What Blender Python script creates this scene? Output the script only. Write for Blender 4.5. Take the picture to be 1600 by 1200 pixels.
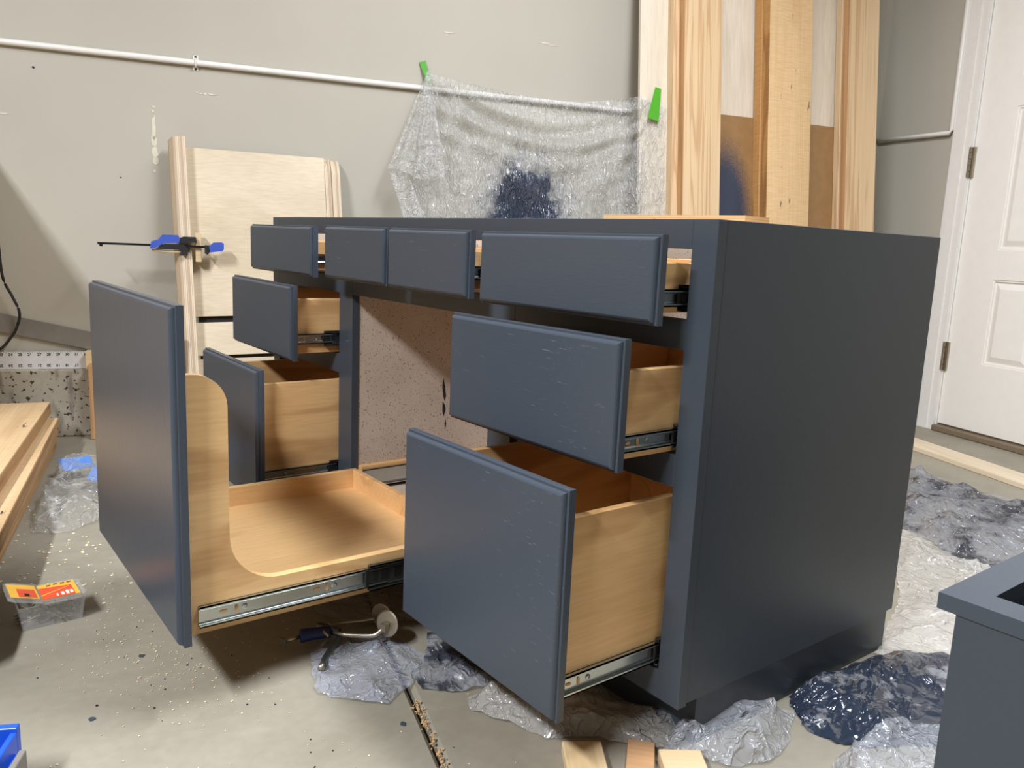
import bpy, bmesh, math, random
from mathutils import Vector, Matrix, noise

for o in list(bpy.data.objects): bpy.data.objects.remove(o, do_unlink=True)
scene = bpy.context.scene
COL = scene.collection
random.seed(7)

# ------------------------------------------------------------------ camera
cam_d = bpy.data.cameras.new('camera'); cam = bpy.data.objects.new('camera', cam_d); COL.objects.link(cam)
cam_d.sensor_width = 36.0; cam_d.lens = 36.0*1265.98/1600.0; cam_d.clip_start = .02
_r = Vector((0.60573, 0.79448, 0.04357)); _u = Vector((-0.16215, 0.06965, 0.9843)); _f = Vector((-0.77897, 0.60329, -0.17101))
cam.matrix_world = Matrix(((_r.x,_u.x,-_f.x,.69367),(_r.y,_u.y,-_f.y,-.86707),(_r.z,_u.z,-_f.z,.73528),(0,0,0,1)))
scene.camera = cam

# ------------------------------------------------------------------ colour management, world
scene.view_settings.view_transform = 'Standard'; scene.view_settings.look = 'None'
scene.view_settings.gamma = 1.0; scene.view_settings.use_curve_mapping = False
scene.view_settings.exposure = 1.08
w = bpy.data.worlds.new('world'); scene.world = w; w.use_nodes = True
w.node_tree.nodes['Background'].inputs[0].default_value = (.75,.8,.9,1); w.node_tree.nodes['Background'].inputs[1].default_value = .02

# room frame: s runs along the left wall away from the corner, n runs out of it into the room
A_ = math.radians(73.1)
dL = Vector((math.cos(A_), math.sin(A_), 0)); nW = Vector((math.sin(A_), -math.cos(A_), 0)); K = Vector((-1.46, 2.955, 0))
WL = Matrix(((-dL.x, nW.x, 0, K.x), (-dL.y, nW.y, 0, K.y), (0,0,1,0), (0,0,0,1)))
I4 = Matrix.Identity(4)
def T(x, y, z): return Matrix.Translation((x, y, z))
def RZ(a): return Matrix.Rotation(a, 4, 'Z')
def RX(a): return Matrix.Rotation(a, 4, 'X')
def RY(a): return Matrix.Rotation(a, 4, 'Y')

# ------------------------------------------------------------------ lights: two fluorescent style ceiling fixtures and an added fill
def tube_light(name, s, n, z, power, col, sx, sy):
    l = bpy.data.lights.new(name, 'AREA'); l.shape = 'RECTANGLE'; l.size = sx; l.size_y = sy; l.energy = power; l.color = col
    o = bpy.data.objects.new(name, l); COL.objects.link(o); o.matrix_world = WL @ T(s, n, z); return o
tube_light('ceiling_tube_light', 4.66, 3.16, 2.55, 101, (.87,.915,1.0), .14, 1.2)
tube_light('ceiling_tube_light_far', 1.95, 2.10, 2.6, 43, (.87,.915,1.0), .25, 1.2)
tube_light('added_fill_light_corner', 1.6, 1.5, 2.6, 8.5, (.87,.915,1.0), .25, 1.2)  # added fill lamp that brightens the door and the narrow wall

# ------------------------------------------------------------------ helpers
def lin(c):
    return tuple((v/255/12.92 if v/255 <= .04045 else ((v/255+.055)/1.055)**2.4) for v in c) + (1,)
WM = {}
def finish(o, parent=None, M=I4, label=None, cat=None, group=None, kind=None):
    COL.objects.link(o) if o.name not in COL.objects else None
    WM[o] = M.copy()
    if parent is not None:
        o.parent = parent; o.matrix_parent_inverse = I4; o.matrix_basis = WM[parent].inverted() @ M
    else: o.matrix_basis = M
    if label: o['label'] = label
    if cat: o['category'] = cat
    if group: o['group'] = group
    if kind: o['kind'] = kind
    return o
def empty(name, M=I4, **k):
    o = bpy.data.objects.new(name, None); o.empty_display_size = .05
    return finish(o, None, M, **k)
class MB:
    def __init__(s): s.v = []; s.f = []
    def add(s, vs, fs):
        b = len(s.v); s.v += [tuple(p) for p in vs]; s.f += [tuple(i+b for i in f) for f in fs]; return s
    def box(s, x0, x1, y0, y1, z0, z1, M=None, bev=0.0):
        if bev > 0:
            bm = bmesh.new(); bmesh.ops.create_cube(bm, size=1)
            for v in bm.verts: v.co = Vector(((x0+x1)/2+v.co.x*(x1-x0), (y0+y1)/2+v.co.y*(y1-y0), (z0+z1)/2+v.co.z*(z1-z0)))
            bmesh.ops.bevel(bm, geom=bm.edges[:], offset=bev, segments=1, affect='EDGES')
            bm.verts.index_update()
            vs = [v.co.copy() for v in bm.verts]; fs = [[v.index for v in f.verts] for f in bm.faces]; bm.free()
        else:
            vs = [Vector(p) for p in ((x0,y0,z0),(x1,y0,z0),(x1,y1,z0),(x0,y1,z0),(x0,y0,z1),(x1,y0,z1),(x1,y1,z1),(x0,y1,z1))]
            fs = [(3,2,1,0),(4,5,6,7),(0,1,5,4),(1,2,6,5),(2,3,7,6),(3,0,4,7)]
        if M: vs = [M @ v for v in vs]
        return s.add(vs, fs)
    def prism(s, pts, z0, z1, M=None):
        n = len(pts); vs = [Vector((p[0],p[1],z0)) for p in pts] + [Vector((p[0],p[1],z1)) for p in pts]
        fs = [tuple(reversed(range(n))), tuple(range(n,2*n))] + [(i,(i+1)%n,n+(i+1)%n,n+i) for i in range(n)]
        if M: vs = [M @ v for v in vs]
        return s.add(vs, fs)
    def tube(s, pts, r, k=8, cap=True, smooth=True):
        pts = [Vector(p) for p in pts]
        if smooth and len(pts) > 2:
            q = []
            for i in range(len(pts)-1):
                p0 = pts[max(i-1,0)]; p1 = pts[i]; p2 = pts[i+1]; p3 = pts[min(i+2,len(pts)-1)]
                for j in range(6):
                    t = j/6; q.append(.5*((2*p1)+(p2-p0)*t+(2*p0-5*p1+4*p2-p3)*t*t+(3*p1-p0-3*p2+p3)*t**3))
            q.append(pts[-1]); pts = q
        n = len(pts); rs = r if isinstance(r, (list,tuple)) else [r]*n
        if len(rs) != n: rs = [rs[0] + (rs[-1]-rs[0])*i/(n-1) for i in range(n)]
        vs = []; up = Vector((0,0,1))
        for i, p in enumerate(pts):
            d = (pts[min(i+1,n-1)]-pts[max(i-1,0)]).normalized()
            a = d.cross(up if abs(d.z) < .95 else Vector((1,0,0))).normalized(); b = d.cross(a)
            for j in range(k):
                t = 2*math.pi*j/k; vs.append(p + (a*math.cos(t)+b*math.sin(t))*rs[i])
        fs = [(i*k+j, i*k+(j+1)%k, (i+1)*k+(j+1)%k, (i+1)*k+j) for i in range(n-1) for j in range(k)]
        if cap: fs += [tuple(reversed(range(k))), tuple(range((n-1)*k, n*k))]
        return s.add(vs, fs)
    def lathe(s, prof, k=24, M=None):
        vs = []; n = len(prof)
        for r, z in prof:
            for j in range(k): vs.append(Vector((r*math.cos(2*math.pi*j/k), r*math.sin(2*math.pi*j/k), z)))
        fs = [(i*k+j, i*k+(j+1)%k, (i+1)*k+(j+1)%k, (i+1)*k+j) for i in range(n-1) for j in range(k)]
        fs += [tuple(reversed(range(k))), tuple(range((n-1)*k, n*k))]
        if M: vs = [M @ v for v in vs]
        return s.add(vs, fs)
    def build(s, name, m, parent=None, M=I4, smooth=False, centre=True, **k):
        me = bpy.data.meshes.new(name)
        c = Vector((0,0,0))
        if centre:
            lo = [min(v[i] for v in s.v) for i in range(3)]; hi = [max(v[i] for v in s.v) for i in range(3)]
            c = Vector(((lo[0]+hi[0])/2, (lo[1]+hi[1])/2, (lo[2]+hi[2])/2))
        me.from_pydata([tuple(Vector(v)-c) for v in s.v], [], s.f)
        bm = bmesh.new(); bm.from_mesh(me); bmesh.ops.recalc_face_normals(bm, faces=bm.faces[:]); bm.to_mesh(me); bm.free()
        if isinstance(m, (list,tuple)):
            for q in m: me.materials.append(q)
        else: me.materials.append(m)
        if smooth:
            for p in me.polygons: p.use_smooth = True
        o = bpy.data.objects.new(name, me)
        return finish(o, parent, M @ Matrix.Translation(c), **k)
def box(name, x0, x1, y0, y1, z0, z1, m, parent=None, M=I4, bev=0.0, **k):
    return MB().box(x0,x1,y0,y1,z0,z1,bev=bev).build(name, m, parent, M, **k)

# ------------------------------------------------------------------ materials
def newmat(name):
    m = bpy.data.materials.new(name); m.use_nodes = True; nt = m.node_tree
    return m, nt, nt.nodes['Principled BSDF']
def nd(nt, t, **k):
    n = nt.nodes.new(t)
    for a, b in k.items():
        if a == 'inp':
            for i, v in b.items(): n.inputs[i].default_value = v
        else: setattr(n, a, b)
    return n
def ramp(nt, stops):
    n = nt.nodes.new('ShaderNodeValToRGB'); e = n.color_ramp.elements
    while len(e) < len(stops): e.new(.5)
    for i, (p, c) in enumerate(stops): e[i].position = p; e[i].color = c if len(c) == 4 else tuple(c)+(1,)
    return n
def coords(nt, scale, rand=True, rot=(0,0,0)):
    tc = nd(nt, 'ShaderNodeTexCoord'); mp = nd(nt, 'ShaderNodeMapping')
    mp.inputs['Scale'].default_value = scale; mp.inputs['Rotation'].default_value = rot
    src = tc.outputs['Object']
    if rand:
        oi = nd(nt, 'ShaderNodeObjectInfo'); ml = nd(nt, 'ShaderNodeMath', operation='MULTIPLY', inp={1: 7.3})
        va = nd(nt, 'ShaderNodeVectorMath', operation='ADD')
        nt.links.new(oi.outputs['Random'], ml.inputs[0]); nt.links.new(src, va.inputs[0]); nt.links.new(ml.outputs[0], va.inputs[1]); src = va.outputs[0]
    nt.links.new(src, mp.inputs[0]); return mp.outputs[0]
def mixc(nt, fac, a, b, blend='MIX'):
    n = nd(nt, 'ShaderNodeMix', data_type='RGBA', blend_type=blend)
    L = nt.links.new
    L(fac, n.inputs[0]) if hasattr(fac, 'links') else setattr(n.inputs[0], 'default_value', fac)
    L(a, n.inputs[6]) if hasattr(a, 'links') else setattr(n.inputs[6], 'default_value', a)
    L(b, n.inputs[7]) if hasattr(b, 'links') else setattr(n.inputs[7], 'default_value', b)
    return n.outputs[2]
def bump(nt, h, strength, dist=.002):
    b = nd(nt, 'ShaderNodeBump', inp={'Strength': strength, 'Distance': dist}); nt.links.new(h, b.inputs['Height']); return b.outputs[0]

def wood(name, lo, hi, axis='x', ring=9, fibre=160, cont=.7, rough=.5, squeeze=.12, mark=None, dist=4.0):
    """grain runs along axis; lo and hi are the late and early wood colours"""
    m, nt, p = newmat(name); L = nt.links.new
    sc = [1,1,1]; sc['xyz'.index(axis)] = squeeze
    c = coords(nt, sc)
    no = nd(nt, 'ShaderNodeTexNoise', inp={'Scale': ring*.55, 'Detail': 3, 'Roughness': .55, 'Distortion': .6}); L(c, no.inputs[0])
    mu = nd(nt, 'ShaderNodeMath', operation='MULTIPLY', inp={1: dist*6.283}); L(no.outputs[0], mu.inputs[0])
    si = nd(nt, 'ShaderNodeMath', operation='SINE'); L(mu.outputs[0], si.inputs[0])
    r1 = ramp(nt, [(0,(0,0,0,1)),(.74,(.10,.10,.10,1)),(1,(1,1,1,1))])
    ma = nd(nt, 'ShaderNodeMapRange', inp={1: -1, 2: 1}); L(si.outputs[0], ma.inputs[0]); L(ma.outputs[0], r1.inputs[0])
    c2 = coords(nt, [s*(1 if s == 1 else .25) for s in sc])
    fb = nd(nt, 'ShaderNodeTexNoise', inp={'Scale': fibre, 'Detail': 2, 'Roughness': .6}); L(c2, fb.inputs[0])
    big = nd(nt, 'ShaderNodeTexNoise', inp={'Scale': 5, 'Detail': 2}); L(c, big.inputs[0])
    f1 = nd(nt, 'ShaderNodeMath', operation='MULTIPLY', inp={1: cont}); L(r1.outputs[0], f1.inputs[0])
    col = mixc(nt, f1.outputs[0], lin(hi), lin(lo))
    fr = ramp(nt, [(.3,(.91,.90,.885,1)),(.7,(1.04,1.04,1.04,1))]); L(fb.outputs[0], fr.inputs[0])
    col = mixc(nt, 1.0, col, fr.outputs[0], 'MULTIPLY')
    br = ramp(nt, [(.3,(.9,.88,.84,1)),(.7,(1.06,1.06,1.06,1))]); L(big.outputs[0], br.inputs[0])
    col = mixc(nt, 1.0, col, br.outputs[0], 'MULTIPLY')
    if mark:                                                        # saw marks and dirt of rough sawn faces
        dc = {'x': (420,20,20), 'y': (20,420,20), 'z': (20,20,420)}[axis]
        sw = nd(nt, 'ShaderNodeTexNoise', inp={'Scale': 1.0, 'Detail': 2, 'Distortion': .3}); L(coords(nt, dc, rot=(.0,.25,.25)), sw.inputs[0])
        sr = ramp(nt, [(.36,(.80,.74,.66,1)),(.56,(1.06,1.06,1.04,1))]); L(sw.outputs[0], sr.inputs[0])
        col = mixc(nt, mark, col, mixc(nt, 1.0, col, sr.outputs[0], 'MULTIPLY'))
        dn = nd(nt, 'ShaderNodeTexNoise', inp={'Scale': 1.0, 'Detail': 5, 'Roughness': .7})
        sc3 = [42,42,42]; sc3['xyz'.index(axis)] = 9
        L(coords(nt, sc3), dn.inputs[0]); dr = ramp(nt, [(.655,(0,0,0,1)),(.70,(1,1,1,1))]); L(dn.outputs[0], dr.inputs[0])
        col = mixc(nt, dr.outputs[0], col, lin((70,60,52)))
    L(col, p.inputs['Base Color']); p.inputs['Roughness'].default_value = rough
    L(bump(nt, fb.outputs[0], .15 if not mark else .5, .0008), p.inputs['Normal']); return m
def plain(name, c, rough=.5, metal=0.0, bumpn=None, spec=.5, var=.0):
    m, nt, p = newmat(name); p.inputs['Base Color'].default_value = lin(c); p.inputs['Roughness'].default_value = rough
    p.inputs['Metallic'].default_value = metal; p.inputs['Specular IOR Level'].default_value = spec
    no = nd(nt, 'ShaderNodeTexNoise', inp={'Scale': bumpn or 60, 'Detail': 3}); nt.links.new(coords(nt, (1,1,1)), no.inputs[0])
    if bumpn: nt.links.new(bump(nt, no.outputs[0], .2, .001), p.inputs['Normal'])
    v = var or .06
    rr = ramp(nt, [(.3,(1-v,1-v,1-v,1)),(.7,(1+v,1+v,1+v,1))]); nt.links.new(no.outputs[0], rr.inputs[0])
    nt.links.new(mixc(nt, 1.0, lin(c), rr.outputs[0], 'MULTIPLY'), p.inputs['Base Color'])
    return m
def paint(name, c, axis='x', rough=.36, specks=.0):
    """satin paint over open grained oak; specks are pores left light"""
    m, nt, p = newmat(name); L = nt.links.new
    sc = [60,60,60]; sc['xyz'.index(axis)] = 5
    cc = coords(nt, sc); no = nd(nt, 'ShaderNodeTexNoise', inp={'Scale': 6, 'Detail': 3, 'Roughness': .65}); L(cc, no.inputs[0])
    sc2 = [150,150,150]; sc2['xyz'.index(axis)] = 8
    n2 = nd(nt, 'ShaderNodeTexNoise', inp={'Scale': 3.2, 'Detail': 3, 'Roughness': .75}); L(coords(nt, sc2), n2.inputs[0])
    n3 = nd(nt, 'ShaderNodeTexNoise', inp={'Scale': 4.5, 'Detail': 1}); L(coords(nt, (1,1,1)), n3.inputs[0])
    mul = nd(nt, 'ShaderNodeMath', operation='MULTIPLY_ADD', inp={1: .22}); L(n3.outputs[0], mul.inputs[0]); L(n2.outputs[0], mul.inputs[2])
    rr = ramp(nt, [(.80,(0,0,0,1)),(.86,(1,1,1,1))]); L(mul.outputs[0], rr.inputs[0])
    fm = nd(nt, 'ShaderNodeMath', operation='MULTIPLY', inp={1: specks}); L(rr.outputs[0], fm.inputs[0])
    L(mixc(nt, fm.outputs[0], lin(c), lin((176,180,188))), p.inputs['Base Color'])
    p.inputs['Roughness'].default_value = rough; p.inputs['Specular IOR Level'].default_value = .45
    L(bump(nt, no.outputs[0], .28 if axis == 'x' else .6, .0006), p.inputs['Normal']); return m
def plystripes(name, axis, base, dark, period=.0028, rough=.6):
    m, nt, p = newmat(name); L = nt.links.new
    sc = [.0,.0,.0]; sc['xyz'.index(axis)] = 1/period
    c = coords(nt, sc, rand=False)
    nz = nd(nt, 'ShaderNodeTexNoise', inp={'Scale': .5, 'Detail': 0}); L(c, nz.inputs[0])
    r1 = ramp(nt, [(.40,(0,0,0,1)),(.47,(1,1,1,1)),(.53,(1,1,1,1)),(.60,(0,0,0,1))]); L(nz.outputs[0], r1.inputs[0])
    sc2 = [40,40,40]; sc2['xyz'.index(axis)] = 400
    if axis != 'z': sc2[2] = 14
    vd = nd(nt, 'ShaderNodeTexNoise', inp={'Scale': 1, 'Detail': 3}); L(coords(nt, sc2, rand=False), vd.inputs[0])
    r2 = ramp(nt, [(.70,(0,0,0,1)),(.74,(1,1,1,1))]); L(vd.outputs[0], r2.inputs[0])
    f = nd(nt, 'ShaderNodeMath', operation='MULTIPLY', inp={1: .6}); L(r1.outputs[0], f.inputs[0])
    col = mixc(nt, f.outputs[0], lin(base), lin(dark)); col = mixc(nt, r2.outputs[0], col, lin((92,76,60)))
    L(col, p.inputs['Base Color']); p.inputs['Roughness'].default_value = rough; return m
def speckle(name, base, spot, rough=.6):
    m, nt, p = newmat(name); L = nt.links.new
    c = coords(nt, (1,1,1), rand=False)
    n1 = nd(nt, 'ShaderNodeTexNoise', inp={'Scale': 300, 'Detail': 2, 'Roughness': .5}); L(c, n1.inputs[0])
    r1 = ramp(nt, [(.64,(0,0,0,1)),(.68,(1,1,1,1))]); L(n1.outputs[0], r1.inputs[0])
    n2 = nd(nt, 'ShaderNodeTexNoise', inp={'Scale': 9, 'Detail': 3}); L(c, n2.inputs[0])
    r2 = ramp(nt, [(.3,(.9,.88,.85,1)),(.7,(1.04,1.04,1.04,1))]); L(n2.outputs[0], r2.inputs[0])
    col = mixc(nt, 1.0, lin(base), r2.outputs[0], 'MULTIPLY')
    L(mixc(nt, r1.outputs[0], col, lin(spot)), p.inputs['Base Color']); p.inputs['Roughness'].default_value = rough; return m
def film(name, opac=.45, tint=(232,232,230), spray=None, rough=.16, bs=70, sp_col=(46,56,78), flecks=0.0, stretch=None, crease=.34, bd=.0045):
    """thin polyethylene sheet; spray = (centre, radii, softness) or a noise threshold: dried paint overspray on it"""
    m, nt, p = newmat(name); L = nt.links.new; out = nt.nodes['Material Output']
    c = coords(nt, (1,1,1), rand=False)
    cs = c
    if stretch: mpz = nd(nt, 'ShaderNodeMapping'); mpz.inputs['Scale'].default_value = stretch; L(c, mpz.inputs[0]); cs = mpz.outputs[0]
    def ridge(scale, width, dist):
        n1 = nd(nt, 'ShaderNodeTexNoise', inp={'Scale': scale, 'Detail': 2.5, 'Roughness': .5, 'Distortion': dist}); L(cs, n1.inputs[0])
        sb_ = nd(nt, 'ShaderNodeMath', operation='SUBTRACT', inp={1: .5}); L(n1.outputs[0], sb_.inputs[0])
        ab = nd(nt, 'ShaderNodeMath', operation='ABSOLUTE'); L(sb_.outputs[0], ab.inputs[0])
        mr_ = nd(nt, 'ShaderNodeMapRange', inp={1: 0, 2: width, 3: 1, 4: 0}); L(ab.outputs[0], mr_.inputs[0]); return mr_.outputs[0], n1.outputs[0]
    ra_, na_ = ridge(bs*.45, .05, .9); rb_, nb_ = ridge(bs*1.3, .06, .6)
    mx_ = nd(nt, 'ShaderNodeMath', operation='MULTIPLY_ADD', inp={1: .5}); L(rb_, mx_.inputs[0]); L(ra_, mx_.inputs[2])
    hh = nd(nt, 'ShaderNodeMath', operation='MULTIPLY_ADD', inp={1: 1.6}); L(na_, hh.inputs[0]); L(mx_.outputs[0], hh.inputs[2])
    h2 = nd(nt, 'ShaderNodeMath', operation='MULTIPLY_ADD', inp={1: .8}); L(nb_, h2.inputs[0]); L(hh.outputs[0], h2.inputs[2])
    L(bump(nt, h2.outputs[0], 1.0, bd), p.inputs['Normal'])
    p.inputs['Roughness'].default_value = rough; p.inputs['Specular IOR Level'].default_value = .9
    col = lin(tint)
    mr = nd(nt, 'ShaderNodeMapRange', inp={1: 0, 2: 1.5, 3: opac, 4: min(.95, opac+crease)}); L(mx_.outputs[0], mr.inputs[0]); opo = mr.outputs[0]
    if spray:
        nz = nd(nt, 'ShaderNodeTexNoise', inp={'Scale': 11 if spray[0] == 'noise' else 14, 'Detail': 5, 'Roughness': .65}); L(c, nz.inputs[0])
        if spray[0] == 'noise':
            r = ramp(nt, [(spray[1]-.05,(0,0,0,1)),(spray[1]+.07,(1,1,1,1))]); L(nz.outputs[0], r.inputs[0])
            src = r.outputs[0]
        else:
            mp = nd(nt, 'ShaderNodeMapping'); L(c, mp.inputs[0])
            ce, ra = spray[0], spray[1]
            mp.inputs['Location'].default_value = tuple(-ce[i]/ra[i] for i in range(3)); mp.inputs['Scale'].default_value = tuple(1/x for x in ra)
            ln = nd(nt, 'ShaderNodeVectorMath', operation='LENGTH'); L(mp.outputs[0], ln.inputs[0])
            ad = nd(nt, 'ShaderNodeMath', operation='MULTIPLY_ADD', inp={1: 1.1, 2: -.55}); L(nz.outputs[0], ad.inputs[0])
            sm = nd(nt, 'ShaderNodeMath', operation='ADD'); L(ln.outputs['Value'], sm.inputs[0]); L(ad.outputs[0], sm.inputs[1])
            r = ramp(nt, [(.55,(1,1,1,1)),(1.0,(0,0,0,1))]); L(sm.outputs[0], r.inputs[0]); src = r.outputs[0]
        col = mixc(nt, src, col, lin(sp_col))
        mx = nd(nt, 'ShaderNodeMath', operation='MULTIPLY_ADD', inp={1: spray[2]}); L(src, mx.inputs[0]); L(opo, mx.inputs[2])
        mn = nd(nt, 'ShaderNodeMath', operation='MINIMUM', inp={1: .97}); L(mx.outputs[0], mn.inputs[0]); opo = mn.outputs[0]
    if flecks:
        nf = nd(nt, 'ShaderNodeTexNoise', inp={'Scale': 230, 'Detail': 1}); L(c, nf.inputs[0])
        rf = ramp(nt, [(flecks,(0,0,0,1)),(flecks+.03,(1,1,1,1))]); L(nf.outputs[0], rf.inputs[0])
        col = mixc(nt, rf.outputs[0], col, lin((60,64,74)))
    if hasattr(col, 'links'): L(col, p.inputs['Base Color'])
    else: p.inputs['Base Color'].default_value = col
    tr = nd(nt, 'ShaderNodeBsdfTransparent', inp={0: (.97,.97,.97,1)}); mxs = nd(nt, 'ShaderNodeMixShader')
    L(opo, mxs.inputs[0]); L(tr.outputs[0], mxs.inputs[1]); L(p.outputs[0], mxs.inputs[2]); L(mxs.outputs[0], out.inputs[0]); return m

def wallmat(name, c):
    m, nt, p = newmat(name); L = nt.links.new
    cc = coords(nt, (1,1,1), rand=False)
    n1 = nd(nt, 'ShaderNodeTexNoise', inp={'Scale': 2.2, 'Detail': 3}); L(cc, n1.inputs[0])
    r1 = ramp(nt, [(.3,(.965,.96,.955,1)),(.7,(1.02,1.02,1.02,1))]); L(n1.outputs[0], r1.inputs[0])
    L(mixc(nt, 1.0, lin(c), r1.outputs[0], 'MULTIPLY'), p.inputs['Base Color']); p.inputs['Roughness'].default_value = .62
    n2 = nd(nt, 'ShaderNodeTexNoise', inp={'Scale': 160, 'Detail': 3}); L(cc, n2.inputs[0]); L(bump(nt, n2.outputs[0], .08, .001), p.inputs['Normal']); return m
def concrete(name, c, holes=False):
    m, nt, p = newmat(name); L = nt.links.new
    cc = coords(nt, (1,1,1), rand=False)
    n1 = nd(nt, 'ShaderNodeTexNoise', inp={'Scale': 3.2, 'Detail': 6, 'Roughness': .62, 'Distortion': .4}); L(cc, n1.inputs[0])
    r1 = ramp(nt, [(.28,(.80,.79,.76,1)),(.5,(.98,.98,.97,1)),(.72,(1.08,1.08,1.06,1))]); L(n1.outputs[0], r1.inputs[0])
    n2 = nd(nt, 'ShaderNodeTexNoise', inp={'Scale': 55, 'Detail': 4}); L(cc, n2.inputs[0])
    r2 = ramp(nt, [(.3,(.95,.95,.95,1)),(.7,(1.04,1.04,1.04,1))]); L(n2.outputs[0], r2.inputs[0])
    col = mixc(nt, 1.0, mixc(nt, 1.0, lin(c), r1.outputs[0], 'MULTIPLY'), r2.outputs[0], 'MULTIPLY')
    h = n2.outputs[0]
    if holes:
        n3 = nd(nt, 'ShaderNodeTexNoise', inp={'Scale': 68, 'Detail': 2, 'Roughness': .4}); L(cc, n3.inputs[0])
        r3 = ramp(nt, [(.615,(0,0,0,1)),(.645,(1,1,1,1))]); L(n3.outputs[0], r3.inputs[0])
        col = mixc(nt, r3.outputs[0], col, lin((62,52,42)))
        n4 = nd(nt, 'ShaderNodeTexNoise', inp={'Scale': 1, 'Detail': 5}); L(coords(nt, (26,26,7), rand=False), n4.inputs[0])
        r4 = ramp(nt, [(.56,(1,1,1,1)),(.68,(.42,.4,.38,1))]); L(n4.outputs[0], r4.inputs[0])
        col = mixc(nt, .8, col, r4.outputs[0], 'MULTIPLY')
    else:
        n5 = nd(nt, 'ShaderNodeTexNoise', inp={'Scale': 1, 'Detail': 3, 'Distortion': .5}); L(coords(nt, (3,24,1), rand=False, rot=(0,0,.5)), n5.inputs[0])
        r5 = ramp(nt, [(.58,(1,1,1,1)),(.75,(1.10,1.10,1.09,1))]); L(n5.outputs[0], r5.inputs[0])
        col = mixc(nt, .7, col, r5.outputs[0], 'MULTIPLY')
    L(col, p.inputs['Base Color']); p.inputs['Roughness'].default_value = .55 if not holes else .85
    L(bump(nt, h, .12 if not holes else .4, .002), p.inputs['Normal']); return m

M_WALL = wallmat('wall paint greige', (181,175,160))
M_WALLD = wallmat('garage door wall paint', (140,134,124))
M_CEIL = wallmat('ceiling paint white', (186,182,174))
M_FLOOR = concrete('garage floor concrete', (146,139,123))
M_CURB = concrete('rough stem wall concrete', (164,155,138), True)
M_WHITE = plain('white trim paint', (232,228,220), .38, bumpn=30, var=.02)
M_DOORW = plain('white door paint', (236,232,223), .42, bumpn=25, var=.015)
M_BLUE = paint('slate blue satin paint', (60,67,75), 'x', .36, .0)
M_BLUEX = paint('slate blue satin paint on oak drawer fronts', (63,70,79), 'x', .34, .32)
M_BLUEZ = paint('slate blue satin paint on oak upright grain', (62,69,78), 'z', .30, .06)
M_MAPLE = wood('maple plywood', (180,132,82), (232,190,134), 'y', 7, 190, .6, .38, .24, dist=4.0)
M_MAPLEZ = wood('maple plywood upright grain', (180,132,82), (232,190,134), 'z', 9, 170, .42, .38, .3, dist=2.2)
M_MAPLEEDGE = wood('maple edge', (176,124,76), (224,176,120), 'y', 20, 200, .4, .45, .05)
M_BIRCH = wood('birch plywood face', (200,180,148), (218,202,174), 'x', 5, 150, .4, .5, .5, dist=3.0)
M_BIRCHZ = wood('birch plywood face upright', (208,192,166), (224,212,192), 'z', 4, 120, .4, .5, .3, dist=1.8)
M_PLYEDGE = plystripes('plywood edge layers', 'x', (218,200,172), (158,128,96))
M_PLYEDGEZ = plystripes('plywood edge flat layers', 'z', (232,206,160), (176,134,86), .004)
M_OAK = wood('planed oak', (184,140,96), (220,190,150), 'z', 34, 300, .62, .5, .028, dist=5)
M_OAKROUGH = wood('rough sawn oak', (196,156,106), (216,182,136), 'z', 10, 220, .4, .75, .06, mark=.45)
M_OAKEDGE = wood('oak planed edge', (150,104,64), (196,152,104), 'z', 14, 220, .5, .6, .05)
M_OAKDARK = wood('oak wild edge', (146,98,48), (196,148,90), 'z', 14, 160, .7, .8, .10, mark=.6)
M_OAKY = wood('rough oak lying', (186,150,108), (216,186,144), 'y', 10, 200, .5, .7, .06, mark=.4)
M_OAKSHADE = wood('rough oak side with shade in colour', (140,104,66), (184,146,102), 'y', 14, 200, .6, .8, .08, mark=.6)  # rough board sides, with their shade put into the darker colour
M_PINE = wood('pale scrap wood', (196,164,120), (220,194,152), 'x', 8, 160, .5, .55, .1)
M_PALE = wood('pale basswood plank', (206,186,158), (224,208,182), 'x', 8, 160, .4, .55, .1)
M_PINEY = wood('pale wood along y', (196,164,120), (220,194,152), 'y', 8, 160, .5, .55, .1)
M_REDOAK = wood('reddish scrap wood', (164,120,84), (198,154,112), 'y', 12, 160, .6, .5, .06)
M_SPECK = speckle('speckled melamine board', (196,180,164), (52,42,36))
M_ZINC = plain('zinc plated steel', (196,200,196), .24, .95, var=.04)
M_ZINCD = plain('dark zinc steel', (110,116,116), .3, .9, var=.05)
M_BLACKM = plain('black steel', (24,26,28), .4, .6)
M_BLACK = plain('black rubber', (18,18,19), .55)
M_DARK = plain('dark slot', (30,26,22), .8)
M_NICKEL = plain('satin nickel', (176,166,148), .32, .9, var=.03)
M_BLUEPL = plain('blue clamp plastic', (62,86,176), .38)
M_BLUECASE = plain('bright blue plastic', (32,84,200), .35, var=.03)
M_GREY = concrete('dusty grey board', (126,120,112))
M_STEEL = plain('aluminium ruler', (208,206,202), .4, .25, var=.03)
M_INK = plain('black ink', (28,26,25), .7)
M_GREEN = plain('green painters tape', (74,158,30), .6, var=.05)
M_BROWN = plain('brown threshold metal', (120,104,84), .5)
M_CREAM = plain('peeled cream paint', (214,206,184), .7)
M_ORANGE = plain('orange red label print', (232,84,48), .45)
M_YELLOW = plain('yellow label print', (248,190,66), .45)
M_LABELW = plain('white label print', (240,236,226), .5)
M_MDF = None

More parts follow.
